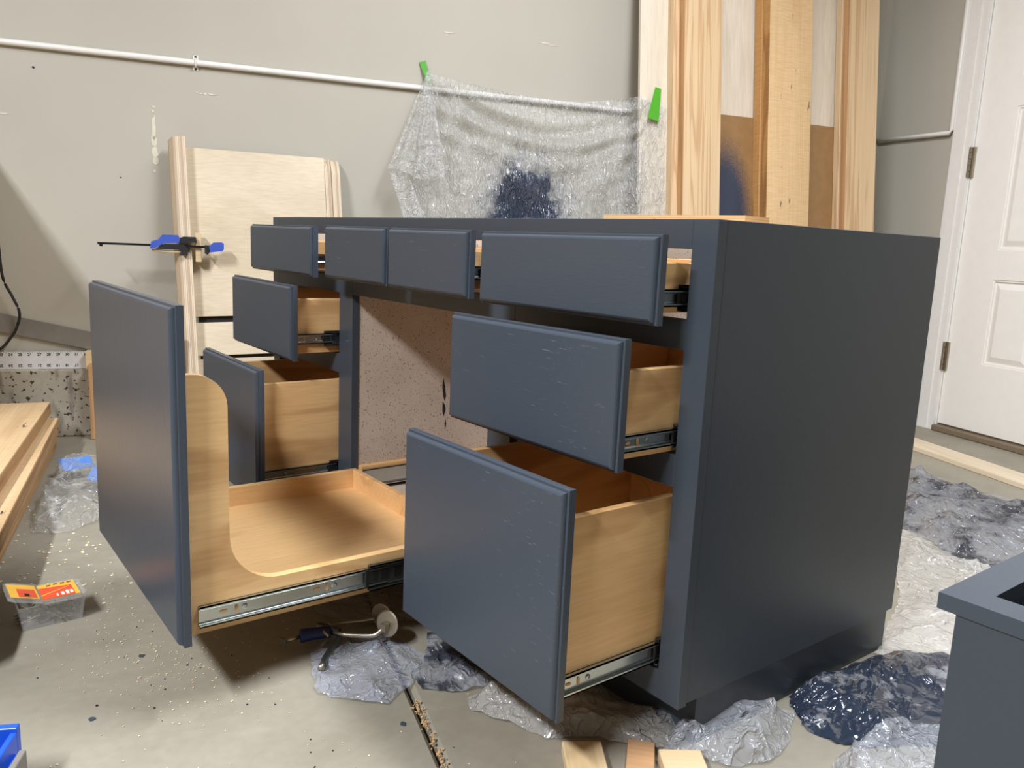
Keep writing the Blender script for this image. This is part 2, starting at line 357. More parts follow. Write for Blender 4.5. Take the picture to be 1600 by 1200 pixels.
# ------------------------------------------------------------------ the room
fl = box('floor', -.2, 7.0, -.2, 6.6, -.12, -.03, M_FLOOR, None, WL, kind='structure', centre=False)
SJ = 2.728
def slab(s0, s1, n0, n1, j0, j1):
    mb = MB(); c = .007
    a = s0 + (c if j0 else 0); b = s1 - (c if j1 else 0)
    vs = [(s0,n0,-.03),(s1,n0,-.03),(s1,n1,-.03),(s0,n1,-.03),(s0,n0,-.008 if j0 else 0),(s1,n0,-.008 if j1 else 0),(s1,n1,-.008 if j1 else 0),(s0,n1,-.008 if j0 else 0),
          (a,n0,0),(b,n0,0),(b,n1,0),(a,n1,0)]
    fs = [(3,2,1,0),(8,9,10,11),(4,8,11,7),(9,5,6,10),(0,1,5,9,8,4),(2,3,7,11,10,6),(1,2,6,5),(3,0,4,7)]
    mb.add(vs, fs); return mb.build('slab', M_FLOOR, fl, WL, centre=False)
slab(-.2, SJ-.004, -.2, 6.6, False, True); slab(SJ+.004, 7.0, -.2, 6.6, True, False)
box('ceiling', -.2, 7.0, -.2, 6.6, 2.75, 2.85, M_CEIL, None, WL, kind='structure', centre=False)
wl = box('wall_left', -.15, 7.0, -.15, 0, .0, 2.75, M_WALL, None, WL, kind='structure', centre=False)
mb = MB(); mb.box(-.15, 0, 0, .515, 0, 2.75); mb.box(-.15, 0, .515, 1.435, 2.09, 2.75); mb.box(-.15, 0, 1.435, 6.6, 0, 2.75)
mb.build('wall_right', M_WALL, None, WL, kind='structure', centre=False)
box('wall_back', -.2, 7.0, 6.45, 6.6, 0, 2.75, M_WALLD, None, WL, kind='structure', centre=False)
box('wall_front', 6.85, 7.0, 0, 6.45, 0, 2.75, M_WALLD, None, WL, kind='structure', centre=False)
# concrete stem wall with its ledge
cb = box('trim_1', .0, 6.8, .0, .045, 0, .238, M_CURB, None, WL, bev=.004, kind='structure', centre=False)
cb['label'] = 'pitted concrete stem wall along the foot of the left wall'
# scars in the wall paint
def patch(name, s, z, w, h, mat, seed, n=9):
    rd = random.Random(seed); pts = []
    for i in range(n):
        a = 2*math.pi*i/n; k = rd.uniform(.55, 1.1); pts.append((math.cos(a)*w*.85*k, math.sin(a)*h/2*k))
    MB().prism(pts, 0, .0012, M=T(s, .0002, z) @ RX(-math.pi/2)).build(name, mat, wl, WL)
for a in [(3.19,1.075,.010,.100),(3.191,1.03,.014,.055),(3.190,.992,.016,.04),(3.187,.965,.014,.03),(3.193,1.13,.008,.012),(3.189,1.145,.010,.008),(3.192,.93,.006,.012),
          (3.0,1.204,.020,.007),(3.022,1.204,.008,.009),(3.036,1.203,.01,.005),(3.05,1.206,.006,.004),(2.145,1.517,.03,.006),(1.745,1.527,.03,.006),(1.715,1.522,.04,.003),(3.64,1.08,.02,.006)]:
    patch('paint_scar', *a, M_CREAM, int(a[0]*1000+a[1]*77))
for a in [(3.548,1.234,.006,.008),(3.30,.90,.004,.004),]:
    patch('nail_hole', *a, M_DARK, int(a[0]*999))

# door in the right wall  (s = distance from the right wall, n = position along it)
dr = empty('door_1', WL @ T(0,.98,0), kind='structure', label='white six panel door with satin nickel hinges')
mb = MB()
for a, b, t in ((.437,.45,.012),(.45,.50,.018),(.50,.515,.013),(.515,.535,.016)): mb.box(0, t, a, b, 0, 2.12)
for a, b, t in ((1.515,1.502,.012),(1.502,1.452,.018),(1.452,1.437,.013)): mb.box(0, t, b, a, 0, 2.12)
mb.box(0, .018, .437, 1.515, 2.09, 2.18)
mb.build('door_casing', M_WHITE, dr, WL)
mb = MB(); mb.box(-.14, 0, .515, .538, 0, 2.09); mb.box(-.14, 0, 1.412, 1.435, 0, 2.09); mb.box(-.14, 0, .538, 1.412, 2.066, 2.09); mb.build('door_jamb', M_WHITE, dr, WL)
mb = MB(); D0, D1, F = -.05, -.012, -.004
x0, x1, xm = .541, 1.409, .975
mb.box(D0, D1, x0, x1, .034, 2.062)
cols = ((.715,.925),(1.025,1.235)); rows = ((.320,.674),(.794,1.36),(1.48,1.86))
ns = [x0, .715, .925, 1.025, 1.235, x1]
for i in (0,2,4): mb.box(D1, F, ns[i], ns[i+1], .034, 2.062)
zs = [.034,.320,.674,.794,1.36,1.48,1.86,2.062]
for c in cols:
    for i in (0,2,4,6): mb.box(D1, F, c[0], c[1], zs[i], zs[i+1])
leaf = mb.build('door_leaf', M_DOORW, dr, WL)
def frustum(mb, n0, n1, z0, z1, s0, s1, ins):
    mb.add([(s0,n0,z0),(s0,n1,z0),(s0,n1,z1),(s0,n0,z1),(s1,n0+ins,z0+ins),(s1,n1-ins,z0+ins),(s1,n1-ins,z1-ins),(s1,n0+ins,z1-ins)],
           [(0,1,2,3),(4,5,6,7),(0,1,5,4),(1,2,6,5),(2,3,7,6),(3,0,4,7)])
for c in cols:
    for z0, z1 in rows:
        mb = MB(); frustum(mb, c[0]+.016, c[1]-.016, z0+.016, z1-.016, D1, F-.0005, .022)
        # moulded rim around the field
        for (a, b, e, g) in ((c[0],c[0]+.008,z0,z1),(c[1]-.008,c[1],z0,z1),(c[0]+.008,c[1]-.008,z0,z0+.008),(c[0]+.008,c[1]-.008,z1-.008,z1)): mb.box(D1, F-.003, a, b, e, g)
        mb.build('door_panel', M_DOORW, leaf, WL)
for z in (.332, 1.155, 1.9):
    mb = MB(); mb.box(F+.0, .006, .5385, .5535, z-.062, z+.062); 
    for q in range(5): mb.lathe([(.0065,-.0115),(.0065,.0115)], 10, M=T(.012,.5365,z-.05+q*.025))
    mb.build('hinge', M_NICKEL, dr, WL)
mb = MB(); mb.box(-.14, .03, .538, 1.412, .0, .026, bev=.004); mb.box(-.06, -.01, .541, 1.409, .0262, .0338); mb.build('threshold', M_BROWN, dr, WL)

# conduit along both walls
def conduit(name, pts, r, label):
    return MB().tube(pts, r, 12, smooth=False).build(name, M_WHITE, None, WL, smooth=True, label=label, cat='conduit')
c1 = conduit('conduit', [(6.7,.013,1.302),(.016,.013,1.302)], .0105, 'white conduit pipe running along the left wall behind the plastic sheet')
c2 = conduit('conduit', [(.013,.02,1.292),(.013,.423,1.286),(.013,.426,1.30),(.013,.426,2.7)], .0105, 'white conduit pipe on the narrow wall, turning up beside the door')
mb = MB()
pts = [(-.0085,-.024),(.0085,-.024),(.0085,.024),(-.0085,.024)]
mb.box(3.042,3.060,.0005,.0025,1.278,1.292,bev=.0006); mb.box(3.042,3.060,.0005,.0025,1.312,1.328,bev=.0006)
mb.tube([(3.051,.002,1.289),(3.051,.020,1.290),(3.051,.0255,1.302),(3.051,.020,1.314),(3.051,.002,1.315)], .0028, 6)
cl = mb.build('pipe_strap', M_WHITE, c1, WL)
for z in (1.283,1.323): MB().lathe([(.0042,0),(.0035,.0022)],12,M=T(3.051,.0025,z) @ RX(-math.pi/2)).build('screw_head', M_DARK, cl, WL)

# ------------------------------------------------------------------ the vanity cabinet
HB = .078; W_ = 1.5476; D_ = .6095; H_ = .700
cab = empty('vanity_cabinet', T(-W_/2, D_/2, 0), label='long slate blue cabinet with its drawers and middle tray pulled open', cat='cabinet')
def cz(z): return z+HB
def cbox(name, *a, m=None, bev=.0008, par=cab, M=I4): return box(name, *a, m or M_BLUE, par, M, bev)
FT = .019; ZT = cz(H_)
O = dict(r1=(cz(.5636),cz(.66)), r2=(cz(.3726),cz(.5219)), r3=(cz(.0437),cz(.3251)))
XS = [(-W_,-1.5052),(-1.1235,-1.054),(-.495,-.426),(-.0424,0)]
for i, (a, b) in enumerate(XS):
    if i in (0,3): cbox('stile', a, b, 0, FT, HB, ZT)
    else: cbox('stile', a, b, 0, FT, O['r3'][0], O['r1'][0])
cbox('rail', -1.5052, -.0424, 0, FT, O['r1'][1], ZT)                                    # top rail
for i in range(3):
    a, b = XS[i][1], XS[i+1][0]
    if i != 1:
        cbox('rail', a, b, 0, FT, O['r2'][1], O['r1'][0]); cbox('rail', a, b, 0, FT, O['r3'][1], O['r2'][0])
    else: cbox('rail', a, b, 0, FT, O['r2'][1], O['r1'][0])
cbox('rail', -1.5052, -.0424, 0, FT, HB, O['r3'][0])
for a, b in XS[1:3]: cbox('stile', a, b, 0, FT, O['r1'][0], O['r1'][1])
SB = HB+.004
cbox('side_panel', -.018, -.0008, FT, D_, SB, ZT); cbox('side_panel', -W_+.0008, -W_+.018, FT, D_, SB, ZT)
for a in (-1.0725, -.478): cbox('partition', a, a+.016, FT, D_-.012, cz(.046), ZT-.004, m=M_SPECK)
MB().box(-.0196,-.0182,FT,D_-.012,cz(.03),ZT-.003).build('side_lining', M_SPECK, cab)
MB().box(-W_+.0182,-W_+.0196,FT,D_-.012,cz(.03),ZT-.003).build('side_lining', M_SPECK, cab)
cbox('back_panel', -W_+.018, -.018, D_-.012, D_-.002, SB, ZT, m=M_SPECK)
cbox('bottom_panel', -W_+.0196, -.0196, FT, D_-.012, cz(.028), cz(.044), m=M_SPECK)
cbox('top_stretcher', -W_+.0196, -.0196, .24, .275, ZT-.003, ZT, m=M_MAPLEEDGE)
cbox('top_stretcher', -W_+.0196, -.0196, .56, .5975, ZT-.003, ZT, m=M_MAPLEEDGE)
mb = MB(); mb.box(-W_+.008,-.008,.052,.068,.0005,HB); mb.box(-W_+.008,-.008,D_-.03,D_-.006,.0005,HB); mb.box(-.026,-.008,.068,D_-.03,.0005,HB); mb.box(-W_+.008,-W_+.026,.068,D_-.03,.0005,HB)
mb.build('toe_kick', M_BLUE, cab)

for pts in ([(.262,.385),(.268,.36),(.272,.335),(.268,.322),(.263,.335),(.260,.36)], [(.262,.322),(.270,.31),(.272,.298),(.266,.28),(.262,.295)], [(.272,.275),(.275,.26),(.272,.245),(.270,.26)]):
    MB().prism([(y, z) for y, z in pts], 0, .0004, M=T(-1.0564,0,0) @ Matrix(((0,0,1,0),(1,0,0,0),(0,1,0,0),(0,0,0,1)))).build('drip_stain', M_DARK, cab)
def slide_channel(par, x, y0, y1, zc, h, m=M_ZINC, depth=.0045, slots=(), side=1, name='slide'):
    """C shaped slide member on a side facing +x (side=1); slots: (y, w, h, kind)"""
    mb = MB(); l = .0022; s = side
    X = lambda a, b: (min(x+s*a, x+s*b), max(x+s*a, x+s*b))
    mb.box(*X(0,.0014), y0, y1, zc-h/2, zc+h/2)
    for sg in (-1, 1):
        z = zc+sg*h/2; mb.box(*X(0,depth+.003), y0, y1, min(z, z-sg*l), max(z, z-sg*l))
        mb.box(*X(depth+.0015,depth+.003), y0, y1, min(z, z-sg*l*1.9), max(z, z-sg*l*1.9))
        mb.tube([(x+s*.0022,y0,z-sg*.0055),(x+s*.0022,y1,z-sg*.0055)], .0016, 6, smooth=False)
    o = mb.build(name, m, par)
    return o
def slot(par, x, y, z, w, h, m):
    k = 8; pts = []
    r = min(w,h)/2
    for i in range(16):
        a = 2*math.pi*i/16; pts.append((math.cos(a)*r + (w/2-r)*(1 if math.cos(a) > 0 else -1), math.sin(a)*r + (h/2-r)*(1 if math.sin(a) > 0 else -1)))
    MB().prism(pts, 0, .0006, M=T(x, y, z) @ Matrix(((0,0,1,0),(1,0,0,0),(0,1,0,0),(0,0,0,1)))).build('slot', m, par)
def screw(par, x, y, z, r=.0045):
    MB().lathe([(r,0),(r*.9,.0012),(r*.45,.0018),(r*.4,.0008)], 12, M=T(x,y,z) @ RY(math.pi/2)).build('screw', M_ZINC, par)

def front_panel(name, x0, x1, z0, z1, p, m, par, rz=0, t=.0196, s=.0114):
    prof = [(0,0),(0,s-.0006),(.0006,s),(.0034,s+.0001),(.0037,s+.0024),(.0044,s+.0046),(.0056,s+.0064),(.0072,t-.0006),(.0084,t)]
    vs = []; xc = (x0+x1)/2
    for ins, d in prof:
        for x, z in ((x0+ins,z0+ins),(x1-ins,z0+ins),(x1-ins,z1-ins),(x0+ins,z1-ins)): vs.append((x, -p-d, z+rz*(x-xc)))
    n = len(prof); fs = [(i*4+j, i*4+(j+1)%4, (i+1)*4+(j+1)%4, (i+1)*4+j) for i in range(n-1) for j in range(4)]
    fs += [(0,1,2,3), tuple(range((n-1)*4, n*4))]
    return MB().add(vs, fs).build(name, m, par)

def drawer(tag, x0, x1, z0, z1, p, depth, fronts, sl_z, sl_h, yi, slots):
    """box sits between x0 and x1; fronts are the painted panels screwed to it"""
    t = .0125
    d = MB().box(x0+t, x1-t, -p+t, -p+depth-t, z0+.009, z0+.015).build('drawer', M_MAPLE, cab)
    for a, b in ((x0, x0+t), (x1-t, x1)): box('drawer_side', a, b, -p, -p+depth, z0, z1, M_MAPLE, d, bev=.0012)
    box('drawer_back', x0+t, x1-t, -p+depth-t, -p+depth, z0+.015, z1, M_MAPLEEDGE, d, bev=.0008)
    box('drawer_front_board', x0+t, x1-t, -p, -p+t, z0+.015, z1, M_MAPLEEDGE, d, bev=.0008)
    for f in fronts: front_panel('drawer_front', *f[:4], p+.0003, f[4], d, f[5])
    sl = slide_channel(d, x1+.0003, -p+.006, yi+.02, sl_z, sl_h)
    for y, w, h in slots: slot(d, x1+.0021, -p+y, sl_z, w, h, M_MAPLEEDGE)
    screw(d, x1+.0018, -p+.058, sl_z, .0042)
    inter = slide_channel(d, x1+.0032, yi, -p+depth, sl_z, sl_h+.012, M_ZINCD if tag != 'R1' else M_BLACKM, .0052)
    for q, y in enumerate((.010,.024,.042)): MB().box(x1+.0048, x1+.0056, yi+y-.005, yi+y+.005, sl_z-.006, sl_z+.006, bev=.0003).build('slot', M_BLACK, d)
    MB().box(x1+.0034, x1+.0075, yi-.004, yi+.001, sl_z-sl_h/2, sl_z+sl_h/2, bev=.0005).build('bumper', M_BLACK, d)
    slide_channel(d, x0-.0003, -p+.006, -p+depth, sl_z, sl_h, side=-1)
    return d
SL = ((.022,.009,.004),(.040,.0045,.011))
def fr(x0, x1, z0, z1, dx, dz, rz, m=None): return (x0+dx, x1+dx, cz(z0)+dz, cz(z1)+dz, m or M_BLUEX, rz)
xR = (-.417,-.055); xL = (-1.4925,-1.136); xM = (-1.041,-.507)
drawer('R1', *xR, .651, .719, .0557, .50, [fr(-.4365,-.0355,.5577,.6768,.001,-.0008,.0045)], .6715, .024, -.009, ())
drawer('R2', *xR, .453, .575, .1082, .50, [fr(-.4365,-.0355,.3622,.5404,-.0014,.0004,.0064)], .4755, .024, .002, SL)
drawer('R3', *xR, .126, .385, .1909, .50, [fr(-.4365,-.0355,.0272,.3488,-.0002,.0026,.0084)], .1475, .030, .000, SL)
drawer('L1', *xL, .651, .719, .0603, .50, [fr(-1.5115,-1.1114,.5577,.6768,.0002,.0006,-.0029)], .678, .024, -.025, ())
drawer('L2', *xL, .453, .584, .1112, .50, [fr(-1.5115,-1.1114,.3622,.5404,.0007,-.0004,-.007)], .4885, .024, -.036, SL[:1])
drawer('L3', *xL, .145, .385, .1923, .50, [fr(-1.5115,-1.1114,.0272,.3488,.0006,-.0038,-.0065)], .1615, .026, -.02, ())
drawer('M', *xM, .651, .719, .0477, .50, [fr(-1.0654,-.779,.5577,.6768,-.0013,.0018,-.0012), fr(-.7685,-.4844,.5577,.6768,.0004,.0003,-.0024)], .680, .024, -.02, ())

# pull-out tray with tall door panel and scooped sides
pD = .5393; tx0, tx1 = -1.022, -.512; tz = .120; yb = -.004
tray = MB().box(tx0+.016, tx1-.016, -pD, yb-.014, tz+.014, tz+.024).build('pull_out_tray', M_MAPLE, cab)
front_panel('door_panel', -1.0643, -.4906, cz(.0353), cz(.5511), pD, M_BLUEZ, tray)
def scoop(xa, xb):
    R1, R2 = .052, .082; zt, zl = .526, .186; yf = -pD+.066
    pr = [(-pD, tz), (yb, tz), (yb, zl)]
    pr += [(yf+R2 - math.sin(t)*R2, zl+R2-math.cos(t)*R2) for t in [i*math.pi/2/10 for i in range(11)]]
    pr += [(yf-R1+math.cos(t)*R1, zt-R1+math.sin(t)*R1) for t in [i*math.pi/2/10 for i in range(11)]]
    pr += [(-pD, zt)]
    Mx = Matrix(((0,0,1,0),(1,0,0,0),(0,1,0,0),(0,0,0,1)))
    mb = MB(); mb.prism(pr, xa, xb, M=Mx); return mb.build('tray_side', M_MAPLE, tray)
scoop(tx1-.016, tx1); scoop(tx0, tx0+.016)
box('tray_back', tx0+.016, tx1-.016, yb-.014, yb, tz, .187, M_MAPLEEDGE, tray, bev=.001)
ts = slide_channel(tray, tx1+.0003, -pD+.016, -.20, .1485, .034)
slot(tray, tx1+.0021, -.485, .149, .012, .0045, M_MAPLEEDGE); slot(tray, tx1+.0021, -.465, .149, .005, .012, M_MAPLEEDGE); screw(tray, tx1+.0018, -.452, .149, .005)
slot(tray, tx1+.0021, -.33, .149, .012, .0045, M_MAPLEEDGE); slot(tray, tx1+.0021, -.312, .149, .005, .012, M_MAPLEEDGE); screw(tray, tx1+.0018, -.298, .149, .005)
slide_channel(tray, tx1+.0032, -.236, .22, .1485, .046, M_ZINCD, .0055)
for y, w_ in ((-.222,.010),(-.203,.016),(-.178,.014),(-.148,.02),(-.11,.014)): MB().box(tx1+.005, tx1+.0058, y-w_/2, y+w_/2, .139, .158, bev=.0003).build('slot', M_BLACK, tray)
MB().box(tx1+.0034, tx1+.009, -.243, -.236, .132, .165, bev=.0008).build('bumper', M_BLACK, tray)
slide_channel(tray, tx0-.0003, -pD+.016, -.06, .1485, .034, side=-1)
# cleats and fixed slide members inside the middle bay
cl_ = cbox('cleat', -1.056, -1.038, FT+.002, D_-.02, .130, .182, m=M_MAPLEEDGE)
slide_channel(cab, -1.0378, FT+.004, .56, .152, .046, M_ZINC, .006)
cbox('cleat', -.496, -.478, FT+.002, D_-.02, .130, .182, m=M_MAPLEEDGE)

# plywood board lying on the cabinet
Mt = T(-.452,.223,ZT) @ RZ(.11)
box('plywood_offcut', 0, .301, 0, .078, .0005, .0188, M_PLYEDGEZ, None, Mt, label='small plywood board lying flat on top of the blue cabinet', cat='plywood')

# ------------------------------------------------------------------ second cabinet, lower right
c2e = empty('face_frame_cabinet', T(.61,.35,0), label='low slate blue cabinet box with open framed top at lower right', cat='cabinet')
cx0, cy0, cx1, cy1, ct = .312, .049, .912, .62, .370
for nm, a in (('stile',(cx0,cx0+.042,cy0,cy1)),('stile',(cx1-.042,cx1,cy0,cy1)),('rail',(cx0+.042,cx1-.042,cy0,cy0+.044)),('rail',(cx0+.042,cx1-.042,cy1-.044,cy1))):
    box(nm, *a, ct-.019, ct, M_BLUEX, c2e)
for a in ((cx0+.02,cx0+.036,cy0+.02,cy1-.003),(cx1-.036,cx1-.02,cy0+.02,cy1-.003)): box('side_panel', *a, .001, ct-.019, M_BLUE, c2e)
for a in ((cx0+.02,cx1-.02,cy0+.003,cy0+.02),(cx0+.036,cx1-.036,cy1-.02,cy1-.003)): box('end_panel', *a, .001, ct-.019, M_BLUE, c2e)
box('bottom_panel', cx0+.036, cx1-.036, cy0+.02, cy1-.02, .001, .013, M_BLUE, c2e)

# ------------------------------------------------------------------ lumber leaning on the left wall
TH = math.atan(.12); N0 = .05 + 2.4*.12
LN = WL @ T(0, N0, 0) @ RX(TH)                     # local z runs up the lean, local y is the outward normal
def lean_board(name, s0, s1, e0, e1, top, m, label, cat, z0=.0, group=None, bev=.0015, edge=None):
    zz = z0 + .004 + max(0, e1)*0 
    o = MB().box(s0, s1, e0, e1, zz, top, bev=bev).build(name, m, None, LN, label=label, cat=cat, group=group)
    if edge:
        o.data.materials.append(edge)
        for p in o.data.polygons:
            if abs(p.normal.x) > .5: p.material_index = 1
    return o
def mdfmat():
    m, nt, p = newmat('brown hardboard with overspray'); L = nt.links.new
    c = coords(nt, (1,1,1), rand=False)
    n1 = nd(nt, 'ShaderNodeTexNoise', inp={'Scale': 30, 'Detail': 4}); L(c, n1.inputs[0])
    r1 = ramp(nt, [(.3,(.9,.9,.9,1)),(.7,(1.06,1.05,1.03,1))]); L(n1.outputs[0], r1.inputs[0])
    base = mixc(nt, 1.0, lin((150,114,72)), r1.outputs[0], 'MULTIPLY')
    mp = nd(nt, 'ShaderNodeMapping'); L(c, mp.inputs[0]); ra = (.16,1,.36); ce = (.28,0,.22)
    mp.inputs['Location'].default_value = tuple(-ce[i]/ra[i] for i in range(3)); mp.inputs['Scale'].default_value = tuple(1/x for x in ra)
    ln = nd(nt, 'ShaderNodeVectorMath', operation='LENGTH'); L(mp.outputs[0], ln.inputs[0])
    nf = nd(nt, 'ShaderNodeTexNoise', inp={'Scale': 300, 'Detail': 1}); L(c, nf.inputs[0])
    ad = nd(nt, 'ShaderNodeMath', operation='MULTIPLY_ADD', inp={1: .5, 2: -.25}); L(nf.outputs[0], ad.inputs[0])
    sm = nd(nt, 'ShaderNodeMath', operation='ADD'); L(ln.outputs['Value'], sm.inputs[0]); L(ad.outputs[0], sm.inputs[1])
    r = ramp(nt, [(.62,(1,1,1,1)),(1.0,(0,0,0,1))]); L(sm.outputs[0], r.inputs[0])
    L(mixc(nt, r.outputs[0], base, lin((52,58,76))), p.inputs['Base Color']); p.inputs['Roughness'].default_value = .5; return m
lean_board('plywood_sheet', .22, 1.399, -.019, -.001, 2.42, M_BIRCHZ, 'tall pale birch plywood sheet leaning on the wall behind the oak boards', 'plywood')
lean_board('hardboard_sheet', .32, 1.15, 0, .0155, 1.305, mdfmat(), 'brown hardboard sheet with blue overspray leaning between the oak boards', 'hardboard')
MO = 'oak boards leaning on the wall'
lean_board('oak_board', 1.16, 1.275, .0, .041, 2.40, M_OAK, 'oak board mostly hidden behind the leftmost planed oak board', 'board', group=MO)
lean_board('oak_board', 1.075, 1.249, .042, .083, 2.42, M_OAK, 'planed oak board with tall cathedral grain, leftmost of the leaning boards', 'board', group=MO, edge=M_OAKEDGE)
lean_board('oak_board', .655, .868, .016, .060, 2.41, M_OAKDARK, 'orange brown rough edged oak board behind the middle leaning board', 'board', group=MO)
lean_board('oak_board', .645, .862, .061, .104, 2.43, M_OAKROUGH, 'rough sawn oak board with dark saw marks, middle of the leaning boards', 'board', group=MO, edge=M_OAKDARK)
lean_board('oak_board', .285, .444, .016, .050, 2.40, M_OAK, 'oak board behind the rightmost planed oak board', 'board', group=MO)
lean_board('oak_board', .272, .436, .051, .085, 2.42, M_OAK, 'planed oak board nearest the room corner, rightmost of the leaning boards', 'board', group=MO, edge=M_OAKEDGE)

# ------------------------------------------------------------------ birch plywood assembly leaning behind the cabinet
TP = math.atan(.16)
PLY = WL @ T(3.044, .203, 0) @ RX(TP) @ RY(.035)
pu = empty('plywood_assembly', PLY, label='birch plywood panel with clamped edge strip leaning on the wall', cat='plywood')
zt_ = 1.028
def pbox(name, a, b, c, d, e, f, m, bev=.001): return box(name, a, b, c, d, e, f, m, pu, PLY, bev)
MB().prism([(-.46,.440),(.012,.440),(.012,zt_-.002),(-.46,zt_-.020)], -.009, .009, M=Matrix(((1,0,0,0),(0,0,1,0),(0,1,0,0),(0,0,0,1)))).build('panel', M_BIRCH, pu, PLY)
pbox('panel', -.46, .012, -.009, .009, .302, .418, M_BIRCH)
pbox('panel', -.46, .012, -.009, .009, .004, .290, M_BIRCH)
pbox('gap_shade_sheet', -.45, .0, -.018, -.0095, .006, zt_-.03, M_DARK)  # dark sheet whose colour stands in for shade in the panel gaps
Ms = PLY @ T(.012,0,0)
mb = MB().prism([(0,.0095),(-.004,.062),(.0165,.062),(.030,.0095)], .004, zt_+.022); mb.build('edge_strip', M_PLYEDGE, pu, Ms)
mb = MB().prism([(.0305,.0095),(.017,.062),(.036,.060),(.053,.004)], .004, zt_+.020); mb.build('edge_strip', M_PLYEDGE, pu, Ms)
# right hand edge strips with rounded top corner
def rstrip(a, b, y0, y1, top):
    pts = [(y0,.004),(y1,.004)] + [(y1-.05+.05*math.cos(t), top-.07+.07*math.sin(t)) for t in [i*math.pi/2/8 for i in range(9)]] + [(y0,top)]
    Mx = Matrix(((0,0,1,0),(1,0,0,0),(0,1,0,0),(0,0,0,1)))
    MB().prism(pts, a, b, M=Mx).build('edge_strip', M_PLYEDGE, pu, PLY)
rstrip(-.484, -.4605, -.012, .012, zt_-.020); rstrip(-.514, -.4845, -.018, .022, zt_-.022)
box('scrap_board', 3.112, 3.146, .238, .254, .0005, .385, M_REDOAK, None, WL, label='thin brown board standing at the foot of the clamped plywood', cat='board')

# bar clamp on the edge strip (s grows to the left)
CL = WL @ T(0, .142, .677)
bc = empty('bar_clamp', CL, label='blue and black bar clamp gripping the plywood edge strip', cat='clamp')
MB().box(2.985,3.362,.030,.036,-.0035,.0035).build('clamp_bar', M_BLACKM, bc, CL)
MB().lathe([(.005,-.004),(.005,.004)],10,M=T(3.352,.033,-.006)).build('stop_pin', M_BLACKM, bc, CL)
mb = MB(); mb.prism([(3.205,-.012),(3.20,.012),(3.178,.020),(3.165,.036),(3.118,.036),(3.110,.024),(3.115,.010),(3.16,.008),(3.19,-.010)], .022, .046, M=Matrix(((1,0,0,0),(0,0,1,0),(0,1,0,0),(0,0,0,1)))); mb.build('clamp_handle', M_BLUEPL, bc, CL)
mb = MB(); mb.prism([(3.190,-.012),(3.115,-.012),(3.105,-.03),(3.088,-.03),(3.086,-.008),(3.10,.006),(3.16,.006)], .018, .044, M=Matrix(((1,0,0,0),(0,0,1,0),(0,1,0,0),(0,0,0,1)))); mb.build('clamp_body', M_BLACK, bc, CL)
mb = MB(); mb.prism([(3.118,.010),(3.120,.024),(3.10,.032),(3.062,.032),(3.058,.014),(3.085,.012)], .024, .042, M=Matrix(((1,0,0,0),(0,0,1,0),(0,1,0,0),(0,0,0,1)))); mb.build('trigger', M_BLACK, bc, CL)
mb = MB().tube([(3.20,.033,-.016),(3.15,.033,-.020),(3.095,.033,-.018)], .004, 8); mb.build('release_lever', M_PINE, bc, CL)
mb = MB(); mb.prism([(3.034,-.022),(3.024,-.026),(3.014,-.012),(3.014,.006),(3.034,.006)], .018, .044, M=Matrix(((1,0,0,0),(0,0,1,0),(0,1,0,0),(0,0,0,1)))); mb.build('fixed_jaw', M_BLACK, bc, CL)
mb = MB(); mb.prism([(3.016,-.018),(2.978,-.012),(2.972,-.006),(2.972,.014),(2.980,.018),(3.006,.016),(3.020,.002)], .016, .048, M=Matrix(((1,0,0,0),(0,0,1,0),(0,1,0,0),(0,0,0,1)))); mb.build('jaw_cover', M_BLUEPL, bc, CL)
box('clamp_block', 3.044, 3.0635, .122, .165, .625, .722, M_PINE, None, WL, bev=.001, label='small grey brown wood block held under the bar clamp jaw', cat='wood block')

# ------------------------------------------------------------------ hanging plastic sheet
def crumple(x, y, amp, sc, seed):
    p = Vector((x*sc, y*sc, seed))
    d, _ = noise.voronoi(p); a = d[0]
    d2, _ = noise.voronoi(p*2.3+Vector((3,1,9))); b = d2[0]
    return amp*(1.1*a + .5*b + .5*noise.fractal(p*.8, .8, 2.0, 3) - .55)
def grid(nu, nv, fn):
    vs = [fn(i/nu, j/nv) for j in range(nv+1) for i in range(nu+1)]
    fs = [(j*(nu+1)+i, j*(nu+1)+i+1, (j+1)*(nu+1)+i+1, (j+1)*(nu+1)+i) for j in range(nv) for i in range(nu)]
    mb = MB(); mb.add(vs, fs); return mb
def interp(tab, t):
    for (a, va), (b, vb) in zip(tab, tab[1:]):
        if t <= b: k = (t-a)/(b-a) if b > a else 0; return va+(vb-va)*k
    return tab[-1][1]
M_HANG = film('masking film hung up', .26, (236,235,230), ((1.85,.2,.86),(.21,9,.26),.6), .13, 60, stretch=(1.5,1,.42))
top_z = [(0,1.362),(.018,1.352),(.088,1.344),(.217,1.326),(.347,1.307),(.48,1.291),(.615,1.289),(.748,1.307),(.882,1.331),(.938,1.32),(1,1.303)]
